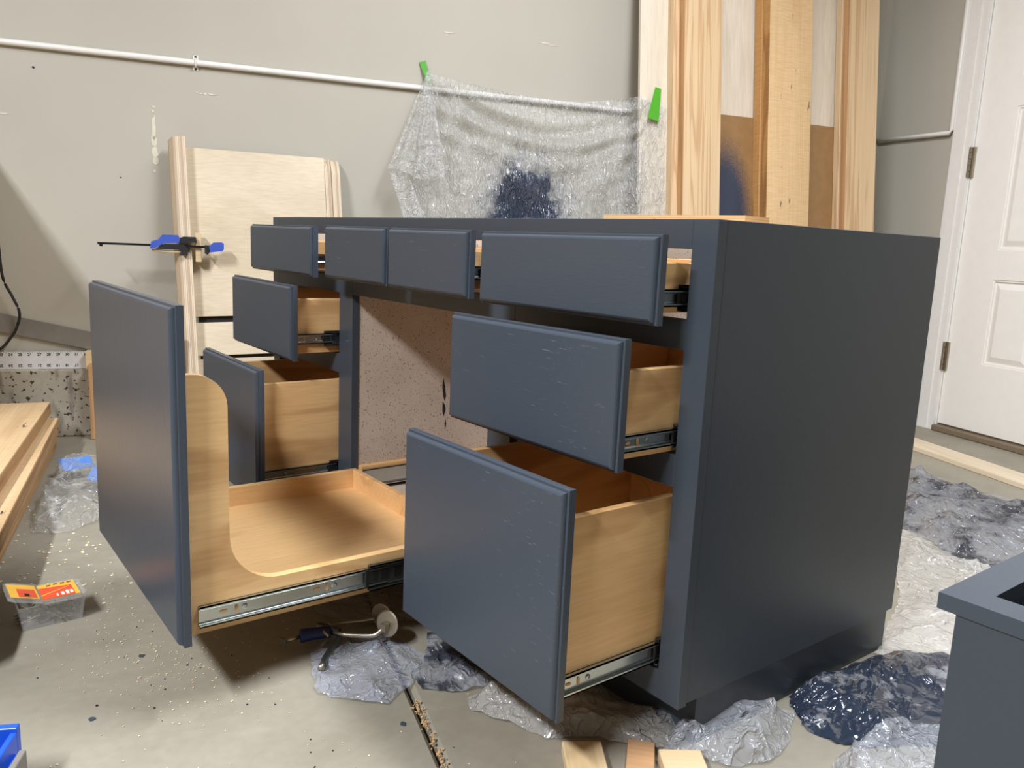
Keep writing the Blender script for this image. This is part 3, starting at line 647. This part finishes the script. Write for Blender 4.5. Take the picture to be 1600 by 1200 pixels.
def hang(u, v):
    s_top = 2.238 + (1.282-2.238)*u; s_bot = 2.31 + (1.282-2.31)*u
    zt = interp(top_z, u); z = zt + (.42-zt)*v**1.05
    s = s_top + (s_bot-s_top)*min(1, v*1.6)
    n = .032 + .165*min(1, u/.88)**1.3 + .10*v
    # folds radiating from the two taped corners
    dl = math.hypot(s-2.235, z-1.37); al = math.atan2(1.37-z, 2.235-s)
    dr_ = math.hypot(s-1.345, z-1.29); ar = math.atan2(1.29-z, s-1.345)
    n += .020*min(1, dl*3)*math.exp(-dl*1.5)*math.sin(al*17) + .020*min(1, dr_*3)*math.exp(-dr_*1.5)*math.sin(ar*15)
    n += .010*math.sin(s*70+2*math.sin(z*5))*min(1, v*2)*(.4+.6*abs(noise.noise(Vector((s*5,z*2,1)))))
    dsw = zt-z + .10*math.sin(math.pi*min(1, u/.9))*min(1, v*6)*0; n += .013*math.sin(dsw*75 - 5*math.sin(math.pi*u))*math.exp(-((dsw-.13)/.12)**2)
    n += crumple(s, z, .008, 24, 2.0)*min(1, .25+2*v)
    n += .022*math.exp(-(v/.05)**2)*abs(math.sin(u*40))*.5
    nmin = .026 + max(0, (1.43-s))*0
    if s < 1.42:                                                  # rests on the plywood sheet here
        nmin = .05+(2.4-z)*.12 + .006; 
        n = nmin + abs(crumple(s, z, .008, 16, 5.0)) if s < 1.40 else max(n, nmin*.98)
    return (s, max(n, nmin), z)
hs = grid(190, 130, hang).build('plastic_sheet', M_HANG, None, WL, smooth=True, centre=False, label='clear plastic sheet taped to the wall with a dark blue overspray patch', cat='plastic sheet')
def flap(u, v):
    a = Vector((2.236,.055,1.368)); b = Vector((2.402,.085,.985)); c = Vector((2.178,.10,.945))
    e = b.lerp(c, u); p = a.lerp(e, v)
    p.y += .020 + .014*math.sin(u*22)*v + crumple(p.x, p.z, .016, 26, 8.0)*min(1, v*2) + .02*v
    p.z += .006*math.sin(u*9)*v
    return p
grid(46, 60, flap).build('folded_corner', film('masking film folded double', .34, (240,239,235), None, .13, 80), hs, WL, smooth=True, centre=False)
def flap2(u, v):
    a = Vector((2.39,.10,.98)); b = Vector((2.29,.12,.70)); p = a.lerp(b, v); p.x -= (.07+.02*v)*u; p.y += .01*math.sin(u*7+v*6)
    return p
grid(8, 40, flap2).build('folded_edge', film('masking film hem', .36, (240,239,235), None, .13, 60), hs, WL, smooth=True, centre=False)
# green tape
def tape(name, pts, w0, w1, lab):
    mb = MB(); n = 6; vs = []
    a, b, nn = pts
    for i in range(n+1):
        t = i/n; p = Vector(a).lerp(Vector(b), t); ww = w0+(w1-w0)*t; d = (Vector(b)-Vector(a)).normalized(); sd = d.cross(Vector((0,1,0))).normalized()
        for k in (-1,1):
            jag = .0025*(1 if (i in (0,n) and k > 0) else 0)
            vs += [p+sd*k*ww/2+d*jag, p+sd*k*ww/2+Vector((0,.0006,0))+d*jag]
    fs = []
    for i in range(n):
        o = i*4; fs += [(o+1,o+3,o+7,o+5),(o,o+4,o+6,o+2),(o,o+1,o+5,o+4),(o+3,o+2,o+6,o+7)]
    fs += [(0,2,3,1),(n*4,n*4+1,n*4+3,n*4+2)]
    mb.add(vs, fs); return mb.build(name, M_GREEN, None, WL, label=lab, cat='tape')
tape('masking_tape', ((2.246,.0015,1.402),(2.222,.030,1.318),0), .027, .015, 'short green tape strip fixed to the wall above the conduit')
mt = tape('masking_tape', ((1.318,.05+(2.4-1.375)*.12+.002,1.375),(1.352,.05+(2.4-1.245)*.12+.024,1.245),0), .028, .052, 'green tape strip holding the sheet to the plywood')

# ------------------------------------------------------------------ plastic on the floor
def coons(sides, amp, sc, seed, res=(80,60), lift=.0, edge=.004, facet=.017):
    """crumpled film over a patch bounded by four polylines: bottom, right, top, left"""
    P = [[Vector((x,y,0)) for x,y in s] for s in sides]
    def ev(pl, t):
        n = len(pl)-1; f = min(t*n, n-1e-6); i = int(f); k = f-i; return pl[i].lerp(pl[i+1], k)
    B, R, Tt, L = P; rd = random.Random(int(seed*10))
    ln = lambda pl: sum((a-b).length for a, b in zip(pl, pl[1:]))
    nu = max(8, int(max(ln(B), ln(Tt))/facet)); nv = max(8, int(max(ln(L), ln(R))/facet))
    vs = []
    for jj in range(nv+1):
        for ii in range(nu+1):
            u = ii/nu; v = jj/nv
            if 0 < ii < nu: u += rd.uniform(-.3,.3)/nu
            if 0 < jj < nv: v += rd.uniform(-.3,.3)/nv
            p = (1-v)*ev(B,u)+v*ev(Tt,u)+(1-u)*ev(L,v)+u*ev(R,v)-((1-u)*(1-v)*B[0]+u*(1-v)*B[-1]+(1-u)*v*Tt[0]+u*v*Tt[-1])
            e = min(u,1-u,v,1-v); k = min(1, e*6)
            q1 = Vector((p.x*sc*.5, p.y*sc*.5, seed)); wv = noise.noise_vector(q1*.7)*.9
            b1 = 1-min(1, abs(noise.noise(q1*1.1+wv))*3.2); b2 = 1-min(1, abs(noise.noise(q1*2.3+wv+Vector((7,3,0))))*2.8)
            h = amp*(.70*b1**1.6 + .22*b2**1.6 + .55*max(0, noise.noise(q1*.6+Vector((1,5,2)))) + .06*rd.random())
            vs.append(Vector((p.x+rd.uniform(-.003,.003), p.y+rd.uniform(-.003,.003), max(.0015, edge*rd.random() + h*(.18+.82*k) + lift*k))))
    fs = []
    for jj in range(nv):
        for ii in range(nu):
            a = jj*(nu+1)+ii; b = a+1; c = b+nu+1; d = a+nu+1
            fs += [(a,b,c),(a,c,d)] if rd.random() < .5 else [(a,b,d),(b,c,d)]
    # one round of subdivision keeps the creases but adds small wrinkles
    bm = bmesh.new(); vv = [bm.verts.new(v) for v in vs]
    for f in fs: bm.faces.new([vv[i] for i in f])
    bmesh.ops.subdivide_edges(bm, edges=bm.edges[:], cuts=1, use_grid_fill=True)
    bm.verts.index_update()
    for v in bm.verts:
        q = v.co*(sc*5); v.co.z = max(.0012, v.co.z + amp*.05*noise.noise(q))
    out = MB(); out.add([v.co.copy() for v in bm.verts], [[v.index for v in f.verts] for f in bm.faces]); bm.free()
    return out
FA = film('grey drop film', .36, (186,192,206), ('noise',.66,.25), .14, 46, flecks=.72, stretch=(1,.6,1), crease=.16, bd=.0028)
FB = film('dusty drop film', .46, (186,181,174), None, .2, 40, flecks=.73, crease=.14, bd=.0025)
FC = film('drop film covered in blue paint', .36, (196,196,200), ('noise',.38,.62), .12, 20, sp_col=(42,50,64), stretch=(1,.6,1), crease=.10, bd=.0022)
FD = film('cream drop film', .38, (236,230,220), None, .12, 26, stretch=(.7,1,1), crease=.22, bd=.0035)
FE = film('grey crumpled film', .42, (170,172,178), ('noise',.50,.42), .13, 26, sp_col=(58,60,70), stretch=(.7,1,1), crease=.14, bd=.0035)
FG = film('pale film', .31, (200,202,208), None, .14, 34, flecks=.73, crease=.24, bd=.0035)
KW = dict(cat='plastic sheet')
coons([[(-.485,-.345),(-.44,-.360),(-.40,-.333),(-.349,-.282)], [(-.349,-.282),(-.39,-.205),(-.445,-.15)], [(-.66,-.26),(-.60,-.21),(-.54,-.16),(-.445,-.15)], [(-.485,-.345),(-.555,-.325),(-.66,-.26)]], .020, 17, 3.1, (70,70)).build('plastic_sheet', FA, None, smooth=True, centre=False, label='grey speckled plastic corner on the floor under the face clamp', **KW)
coons([[(-.39,-.205),(-.36,-.212),(-.33,-.18),(-.30,-.12)], [(-.30,-.12),(-.30,-.05),(-.34,.02)], [(-.52,-.10),(-.46,-.03),(-.34,.02)], [(-.39,-.205),(-.45,-.15),(-.52,-.10)]], .026, 20, 7.7, (60,60)).build('plastic_sheet', FE, None, smooth=True, centre=False, label='dark crumpled plastic on the floor behind the lowest right drawer front', **KW)
coons([[(-.86,-.16),(-.78,-.24),(-.70,-.24),(-.62,-.20)], [(-.62,-.20),(-.58,-.1),(-.50,-.02)], [(-.86,-.02),(-.68,.0),(-.50,-.02)], [(-.86,-.16),(-.88,-.1),(-.86,-.02)]], .030, 12, 5.2, (50,40)).build('plastic_sheet', FB, None, smooth=True, centre=False, label='dusty plastic bunched in the shade under the pull-out tray', **KW)
coons([[(-.295,-.165),(-.262,-.178),(-.20,-.15),(-.143,-.125),(-.10,-.062),(-.02,.0)], [(-.02,.0),(-.02,.04),(-.04,.09)], [(-.26,-.02),(-.18,.03),(-.10,.05),(-.04,.09)], [(-.295,-.165),(-.29,-.09),(-.26,-.02)]], .034, 13, 9.4, lift=.022).build('plastic_sheet', FB, None, smooth=True, centre=False, label='dusty clear plastic bunched under the lowest right drawer', **KW)
coons([[(-.02,.0),(.02,.036),(.06,.05),(.09,.11)], [(.09,.11),(.075,.18),(.03,.262)], [(-.05,.06),(-.055,.13),(-.03,.2),(.03,.262)], [(-.02,.0),(-.035,.03),(-.05,.06)]], .036, 18, 12.3, (80,60), lift=.012).build('plastic_sheet', FG, None, smooth=True, centre=False, label='silvery crumpled plastic at the near corner of the blue cabinet', **KW)
coons([[(.035,.258),(.067,.235),(.11,.239),(.145,.262),(.18,.33),(.26,.42)], [(.26,.42),(.22,.55),(.14,.75)], [(-.004,.30),(.0,.42),(.0,.54),(.02,.62),(.14,.75)], [(.035,.258),(.01,.275),(-.004,.30)]], .026, 11, 15.0, (110,80), lift=.006).build('plastic_sheet', FC, None, smooth=True, centre=False, label='plastic sheet stained dark blue beside the cabinet end', **KW)
coons([[(.0,.56),(.07,.60),(.16,.66),(.26,.70)], [(.26,.70),(.16,1.0),(.06,1.20)], [(-.36,1.32),(-.20,1.30),(-.06,1.22),(.06,1.20)], [(.0,.56),(-.10,.85),(-.25,1.1),(-.36,1.32)]], .030, 10, 18.6, (100,90), lift=.006).build('plastic_sheet', FD, None, smooth=True, centre=False, label='cream clear plastic sheet on the floor past the cabinet end', **KW)
coons([[(-.40,1.36),(-.24,1.28),(-.10,1.17),(.20,1.15)], [(.20,1.15),(.1,1.55),(-.05,1.95)], [(-.70,2.03),(-.56,1.97),(-.38,1.90),(-.05,1.95)], [(-.40,1.36),(-.55,1.7),(-.70,2.03)]], .046, 8, 21.2, (110,90), lift=.008).build('plastic_sheet', FE, None, smooth=True, centre=False, label='dark grey crumpled plastic sheet on the floor toward the door', **KW)
coons([[(.140,.185),(.20,.125),(.27,.075),(.325,.035)], [(.325,.035),(.315,.15),(.305,.28),(.30,.44)], [(.150,.285),(.168,.36),(.195,.44),(.30,.44)], [(.140,.185),(.142,.235),(.150,.285)]], .020, 15, 24.9, lift=.034).build('plastic_sheet', FG, None, smooth=True, centre=False, label='grey speckled plastic on the floor in front of the low blue cabinet', **KW)

# ------------------------------------------------------------------ things on the floor
# plank in front of the door
Mp = T(-.86,2.45,0) @ RZ(math.atan2(-.202,.478))
box('floor_plank', -.15, 1.7, -.118, 0, .0008, .019, M_PALE, None, Mp, bev=.001, label='long pale plank lying on the floor before the door', cat='plank')
# scrap wood under the plastic
box('wood_scrap', -.05, .20, -.029, .029, .0008, .019, M_PINE, None, T(-.080,-.1085,0) @ RZ(math.atan2(-.036,.053)) @ T(.04,0,0), bev=.0015, label='pale wood strip poking out beneath the plastic, left of the reddish scrap', cat='wood scrap')
box('wood_scrap', -.05, .10, -.020, .020, .0008, .010, M_REDOAK, None, T(-.035,-.032,0) @ RZ(math.atan2(-.05,.045)) @ T(.03,0,0), bev=.001, label='reddish wood strip between two pale scraps on the floor', cat='wood scrap')
box('wood_scrap', -.05, .20, -.031, .031, .0008, .020, M_PINEY, None, T(.020,-.006,0) @ RZ(math.atan2(-.024,.033)) @ T(.035,0,0), bev=.0015, label='pale wood strip on the floor, right of the reddish scrap', cat='wood scrap')
# face clamp
fc = empty('face_clamp', T(-.55,-.25,.0), label='locking face clamp with round pad and blue grip on the floor', cat='clamp')
def ft(name, pts, r, m, k=8, sm=True): return MB().tube(pts, r, k, smooth=sm).build(name, m, fc, smooth=True)
MB().lathe([(.022,-.002),(.024,-.001),(.024,.001),(.021,.002)], 28, M=T(-.519,-.190,.046) @ RZ(.42) @ RX(math.radians(78))).build('round_pad', M_NICKEL, fc, smooth=False)
MB().box(-.006,.006,-.006,.006,-.007,.007,M=T(-.514,-.198,.043) @ RZ(.42)).build('swivel_block', M_NICKEL, fc)
MB().lathe([(.022,-.002),(.024,-.001),(.024,.001),(.021,.002)], 28, M=T(-.585,-.165,.026) @ RZ(.42) @ RX(math.radians(82))).build('round_pad', M_NICKEL, fc)
ft('jaw', [(-.516,-.200,.040),(-.520,-.212,.030),(-.530,-.225,.027),(-.556,-.258,.027),(-.568,-.266,.028)], .0045, M_NICKEL)
ft('jaw', [(-.588,-.178,.024),(-.600,-.20,.02),(-.612,-.235,.02),(-.608,-.262,.024)], .004, M_NICKEL)
ft('frame', [(-.566,-.262,.028),(-.585,-.275,.03),(-.606,-.285,.03)], .008, M_ZINCD)
ft('grip', [(-.575,-.275,.029),(-.585,-.300,.028),(-.592,-.325,.027)], [.010,.013], plain('navy grip', (26,36,84), .45))
ft('lever', [(-.560,-.262,.024),(-.540,-.290,.016),(-.520,-.312,.012),(-.500,-.322,.010)], .0045, M_ZINCD)
ft('lever_tip', [(-.508,-.320,.010),(-.497,-.328,.009)], .006, M_NICKEL)
ft('adjusting_screw', [(-.592,-.325,.026),(-.597,-.352,.022)], .0035, M_NICKEL, sm=False)
MB().box(-.008,.008,-.0025,.0025,-.008,.008,M=T(-.5985,-.356,.021) @ RZ(.3)).build('thumb_nut', M_NICKEL, fc)
ft('link', [(-.600,-.278,.033),(-.575,-.288,.034),(-.560,-.285,.030)], .003, M_NICKEL)

# clear box of screws
M_CLEARP = film('clear rigid plastic', .20, (214,212,206), None, .12, 8, crease=.06, bd=.0005)
sb = empty('screw_box', T(-.95,-.665,0), label='clear plastic box of screws with an orange and yellow label', cat='box')
BX = T(-.958,-.668,0) @ RZ(math.radians(91.5))          # local x along the long side, local y away from the camera side
def sbox(name, mb, m, par=sb, sm=False): return mb.build(name, m, par, BX, smooth=sm)
mb = MB(); a, b, h = .055, .040, .046
prof = lambda i, z: [(-a+i,-b+i,z),(a-i,-b+i,z),(a-i,b-i,z),(-a+i,b-i,z)]
vs = prof(.006,.0008)+prof(0,h)+prof(.0015,h)+prof(.0072,.0025); fs = [(3,2,1,0)]+[(i,(i+1)%4,4+(i+1)%4,4+i) for i in range(4)]+[(4+i,4+(i+1)%4,8+(i+1)%4,8+i) for i in range(4)]+[(8+i,8+(i+1)%4,12+(i+1)%4,12+i) for i in range(4)]+[(12,13,14,15)]
mb.add(vs, fs); sbox('tub', mb, M_CLEARP)
mb = MB(); L0, L1 = -.014, .058
pts = [(L0,-.044),(L1-.010,-.044),(L1,-.034),(L1,.034),(L1-.010,.044),(L0,.044)]
mb.prism(pts, h+.0005, h+.006); lid = sbox('lid', mb, M_CLEARP)
mb = MB(); Mf = T(L0,0,h+.003) @ RY(math.radians(17)); mb.prism([(-.058,-.036),(-.05,-.044),(-.002,-.044),(-.002,.044),(-.05,.044),(-.058,.036)], 0, .005, M=Mf); sbox('hinged_flap', mb, M_CLEARP)
zl = h+.0064
def lbl(name, pts, m, z, M=None): return sbox(name, MB().prism(pts, z, z+.0004, M=M), m, lid)
lbl('label', [(L0,-.036),(.048,-.036),(.048,.036),(L0,.036)], M_YELLOW, zl)
lbl('label_print', [(L0,-.036),(.040,-.036),(.040,.012),(L0,.020)], M_ORANGE, zl+.0005)
lbl('label_stripe', [(L0,-.020),(.036,.006),(.036,.008),(L0,-.016)], M_YELLOW, zl+.001)
for q, (x, y, ww, hh) in enumerate(((.033,-.028,.005,.014),(.026,-.030,.005,.018),(.018,-.030,.005,.014),(.010,-.030,.003,.010))): lbl('label_lettering', [(x,y),(x+ww,y),(x+ww,y+hh),(x,y+hh)], M_LABELW, zl+.001)
for q, (x, y) in enumerate(((.0,.024),(.012,.026),(.024,.025),(.035,.025))): lbl('label_picture', [(x,y),(x+.007,y+.001),(x+.008,y+.005),(x+.001,y+.005)], M_BROWN, zl+.001)
lbl('flap_label', [(-.054,-.034),(-.006,-.034),(-.006,.034),(-.054,.034)], M_YELLOW, .0052, Mf)
lbl('flap_print', [(-.040,-.030),(-.010,-.030),(-.010,.010),(-.040,.010)], M_ORANGE, .0058, Mf)
lbl('flap_lettering', [(-.030,-.026),(-.022,-.026),(-.022,-.014),(-.030,-.014)], M_INK, .0063, Mf)
rd = random.Random(3)
for q in range(34):
    x = rd.uniform(-.040,.040); y = rd.uniform(-.028,.028); z = rd.uniform(.006,.020); a1 = rd.uniform(0,6.28); a2 = rd.uniform(1.1,1.9)
    mb = MB().lathe([(.0002,-.016),(.0014,-.013),(.0014,.012),(.0036,.0155),(.0036,.016)], 7, M=T(x,y,z) @ RZ(a1) @ RX(a2) ); sbox('screw', mb, M_NICKEL if q % 3 else M_ZINCD)

# clear packaging with blue cards
M_BAG = film('crisp clear packaging', .14, (225,224,220), None, .07, 30)
bg = coons([[(3.44,1.04),(3.40,1.06),(3.35,1.06),(3.28,.98)], [(3.28,.98),(3.27,.75),(3.24,.50)], [(3.46,.42),(3.40,.42),(3.33,.42),(3.24,.50)], [(3.44,1.04),(3.46,.8),(3.46,.6),(3.46,.42)]], .035, 8, 31.0, (50,60), lift=.035)
bgo = bg.build('plastic_package', M_BAG, None, WL, smooth=True, centre=False, label='empty clear plastic package with blue cards beside the lumber pile', cat='package')
for (s, n, aa, w_, h_) in ((3.40,.58,.3,.085,.055),(3.305,.70,-.2,.09,.06)):
    mb = MB().prism([(-w_/2,-h_/2),(w_/2,-h_/2),(w_/2,h_/2),(w_/2-.02,h_/2+.012),(-w_/2,h_/2)], 0, .0012, M=T(s,n,.046) @ RZ(aa) @ RX(-.35)); mb.build('blue_card', plain('blue card', (84,126,196), .45), bgo, WL)

# bright blue tool case, lower left corner
e1 = math.atan2(.9,.43)
TC = T(-.452,-.770,0) @ RZ(e1 - math.pi)                    # local x runs along the back wall toward the left, local y toward the camera
tc = empty('tool_case', TC, label='bright blue plastic tool case with grey latch in the lower left corner', cat='tool case')
def tb(name, *a, m=M_BLUECASE, bev=.001): return MB().box(*a, bev=bev).build(name, m, tc, TC)
tb('base', 0,.30,0,.22,.0008,.008); tb('wall', 0,.30,-.001,.011,.008,.088); tb('wall', .0,.008,.011,.22,.008,.082); tb('wall', .292,.30,.011,.22,.008,.082); tb('wall', .008,.292,.212,.22,.008,.082)
tb('divider', .030,.034,.011,.21,.008,.075); tb('divider', .034,.20,.060,.064,.008,.070); tb('divider', .034,.05,.09,.094,.008,.075)
tb('rim', -.010,.0,.020,.21,.045,.058); tb('latch', -.019,-.0105,.035,.105,.030,.072, m=M_GREY); tb('latch', -.019,-.0105,.14,.19,.030,.072, m=M_GREY)

# lumber pile on the left
GL = 'lumber pile beside the left wall'
def pile(s0, s1, n0, n1, z0, z1, rot, m, label, name='oak_board'):
    Mx = WL @ T(s0, n0, 0) @ RZ(rot)
    o = box(name, 0, s1-s0, 0, n1-n0, z0, z1, m, None, Mx, bev=.002, label=label, cat='board', group=GL)
    o.data.materials.append(M_OAKSHADE)
    for p in o.data.polygons:
        if abs(p.normal.x) > .5: p.material_index = 1
    return o
pile(3.518,3.80,.20,1.7,.117,.155,math.radians(2.1), M_OAKY, 'topmost thick oak board of the floor pile by the wall')
pile(3.486,3.76,.27,1.75,.078,.1165,math.radians(3.0), M_OAKY, 'second oak board down in the floor pile, jutting out')
pile(3.496,3.77,.25,1.72,.040,.0775,math.radians(2.6), M_OAKY, 'third oak board down in the floor pile')
pile(3.505,3.78,.22,1.7,.0008,.0395,math.radians(2.4), M_OAKY, 'bottom oak board of the floor pile, lying on the concrete')

# ruler on the ledge
RU = WL @ T(3.80,.032,.2385) @ RX(math.radians(8))
rl = empty('ruler', RU, label='long silver ruler with black inch numbers on the concrete ledge', cat='ruler')
MB().box(-.375,.25,-.0012,.0012,0,.060,bev=.0004).build('blade', M_STEEL, rl, RU)
def number(txt, x, z, size, flip):
    cu = bpy.data.curves.new('t', 'FONT'); cu.body = txt; cu.size = size; cu.align_x = 'CENTER'; cu.align_y = 'CENTER'; cu.offset = .0005
    to = bpy.data.objects.new('t', cu); COL.objects.link(to); bpy.context.view_layer.update()
    me = bpy.data.meshes.new_from_object(to.evaluated_get(bpy.context.evaluated_depsgraph_get())); bpy.data.objects.remove(to, do_unlink=True)
    me.materials.clear(); me.materials.append(M_INK)
    # text x must run toward decreasing s so that it reads from the room
    R = Matrix(((-1,0,0,0),(0,0,1,0),(0,1,0,0),(0,0,0,1)))
    if flip: R = R @ RZ(math.pi)
    me.transform(R); o = bpy.data.objects.new('number', me); finish(o, rl, RU @ T(x, .0015, z))
for i in range(10): number(str(23+i), -.118-.0285*i+.005, .050, .0125, False)
for i in range(9): number(str(25-i), -.118-.0285*i+.005, .013, .0125, True)
tk = MB()
for i in range(44): tk.box(-.10-.0071*i-.0003, -.10-.0071*i+.0003, .0012, .0015, .060-(.004 if i % 4 else .007), .060)
tk.build('scale_ticks', M_INK, rl, RU)
box('grey_board', 3.25, 4.05, .001, .012, -.03, .03, M_GREY, None, WL @ T(3.553,0,.3655) @ RY(-.2266) @ T(-3.553,0,0), label='dusty grey board slanting on the wall above the ruler', cat='board')
box('wood_block', 3.400, 3.428, .006, .060, .2385, .302, M_PINE, None, WL, bev=.001, label='small wood block on the ledge at the ruler end', cat='wood block')
box('scrap_board', 3.395, 3.416, .062, .105, .0008, .262, M_OAKEDGE, None, WL, bev=.001, label='narrow pale board standing on the floor against the stem wall', cat='board')
# hanging cord
MB().tube([(4.05,.16,1.166),(3.86,.09,1.166),(3.785,.07,1.15),(3.72,.06,1.02),(3.690,.05,.85),(3.672,.045,.703),(3.664,.045,.555),(3.640,.045,.49),(3.622,.045,.44),(3.626,.045,.40),(3.650,.045,.35),(3.70,.055,.302),(3.84,.062,.27),(3.93,.07,.15),(3.95,.14,.02)], .0045, 8).build('power_cord', M_BLACK, None, WL, smooth=True, label='thin black power cord hanging in a loop by the left wall', cat='cord')

# unseen table out of the picture, sized and placed to shade the left wall
wt = empty('shadow_table', WL @ T(4.4,.7,0), label='unseen table added left of the picture edge to shade the wall', cat='table')
box('table_top', 3.81, 5.2, .03, 1.27, 1.12, 1.16, M_PINE, wt, WL, bev=.002)
box('shade_block', 3.97, 5.1, .06, 1.18, .001, 1.12, M_PINE, wt, WL, bev=.002)  # solid block added under the top to cut bounced light on the wall

# ------------------------------------------------------------------ sawdust, wood chips and paint drops
def flakes(name, n, region, smin, smax, m, label, seed, zmax=.0015, parent=None):
    rd = random.Random(seed); mb = MB(); c = 0
    while c < n:
        x, y = region(rd)
        if x is None: continue
        a = rd.uniform(0,6.28); l = rd.uniform(smin, smax); wd = l*rd.uniform(.3,.7); q = []
        for k in range(5):
            t = a+k*1.2566; q.append((x+math.cos(t)*l*rd.uniform(.7,1.1)*.5 if k % 2 else x+math.cos(t)*wd, y+math.sin(t)*l*.5))
        z0 = .0004; z1 = z0+rd.uniform(.0004, zmax)
        vs = [(p[0],p[1],z0) for p in q]+[(p[0]+.0003,p[1],z1) for p in q]
        mb.add(vs, [(4,3,2,1,0),(5,6,7,8,9)]+[(i,(i+1)%5,5+(i+1)%5,5+i) for i in range(5)]); c += 1
    return mb.build(name, m, parent, centre=False, kind='stuff', label=label, cat='debris')
M_CHIP = plain('sawdust chip', (238,216,178), .7)
def reg1(rd):
    x = rd.uniform(-1.25,.05); y = rd.uniform(-.85,-.15)
    if rd.random() < .5: x, y = rd.gauss(-.78,.13), rd.gauss(-.55,.07)
    elif rd.random() < .35: x, y = rd.gauss(-.60,.10), rd.gauss(-.50,.06)
    return x, y
flakes('wood_chips', 520, reg1, .0010, .0030, M_CHIP, 'pale sawdust chips scattered over the concrete floor', 5)
def reg2(rd): return rd.uniform(-1.7,-.95), rd.uniform(-.75,-.45)
flakes('wood_chips', 220, reg2, .002, .008, M_CHIP, 'sawdust in the shade beside the lumber pile', 8)
def reg3(rd):
    n = rd.uniform(2.0,3.2); p = WL @ Vector((SJ+rd.gauss(0,.0035), n, 0)); return p.x, p.y
jd = flakes('joint_debris', 700, reg3, .0015, .0045, plain('rusty chip', (200,160,112), .75), 'wood debris filling the floor joint', 9, .003)
def reg4(rd): return rd.uniform(-1.1,.1), rd.uniform(-.8,-.2)
flakes('dark_grit', 60, reg4, .0015, .004, M_DARK, 'dark grit scattered on the floor', 12)
for i, (x, y, l, lab) in enumerate(((-.718,-.561,.016,'blue paint flake on the floor left of the tray shadow'),(-.561,-.668,.015,'blue paint flake on the floor near the blue tool case'),(-.293,-.285,.016,'blue paint flake on the floor near the concrete joint'))):
    rd = random.Random(i+40); pts = [(x+math.cos(k*.9)*l*.5*rd.uniform(.5,1), y+math.sin(k*.9)*l*.42*rd.uniform(.5,1)) for k in range(7)]
    MB().prism(pts, .0003, .0011).build('paint_flake', M_BLUE, None, label=lab, cat='paint flake')
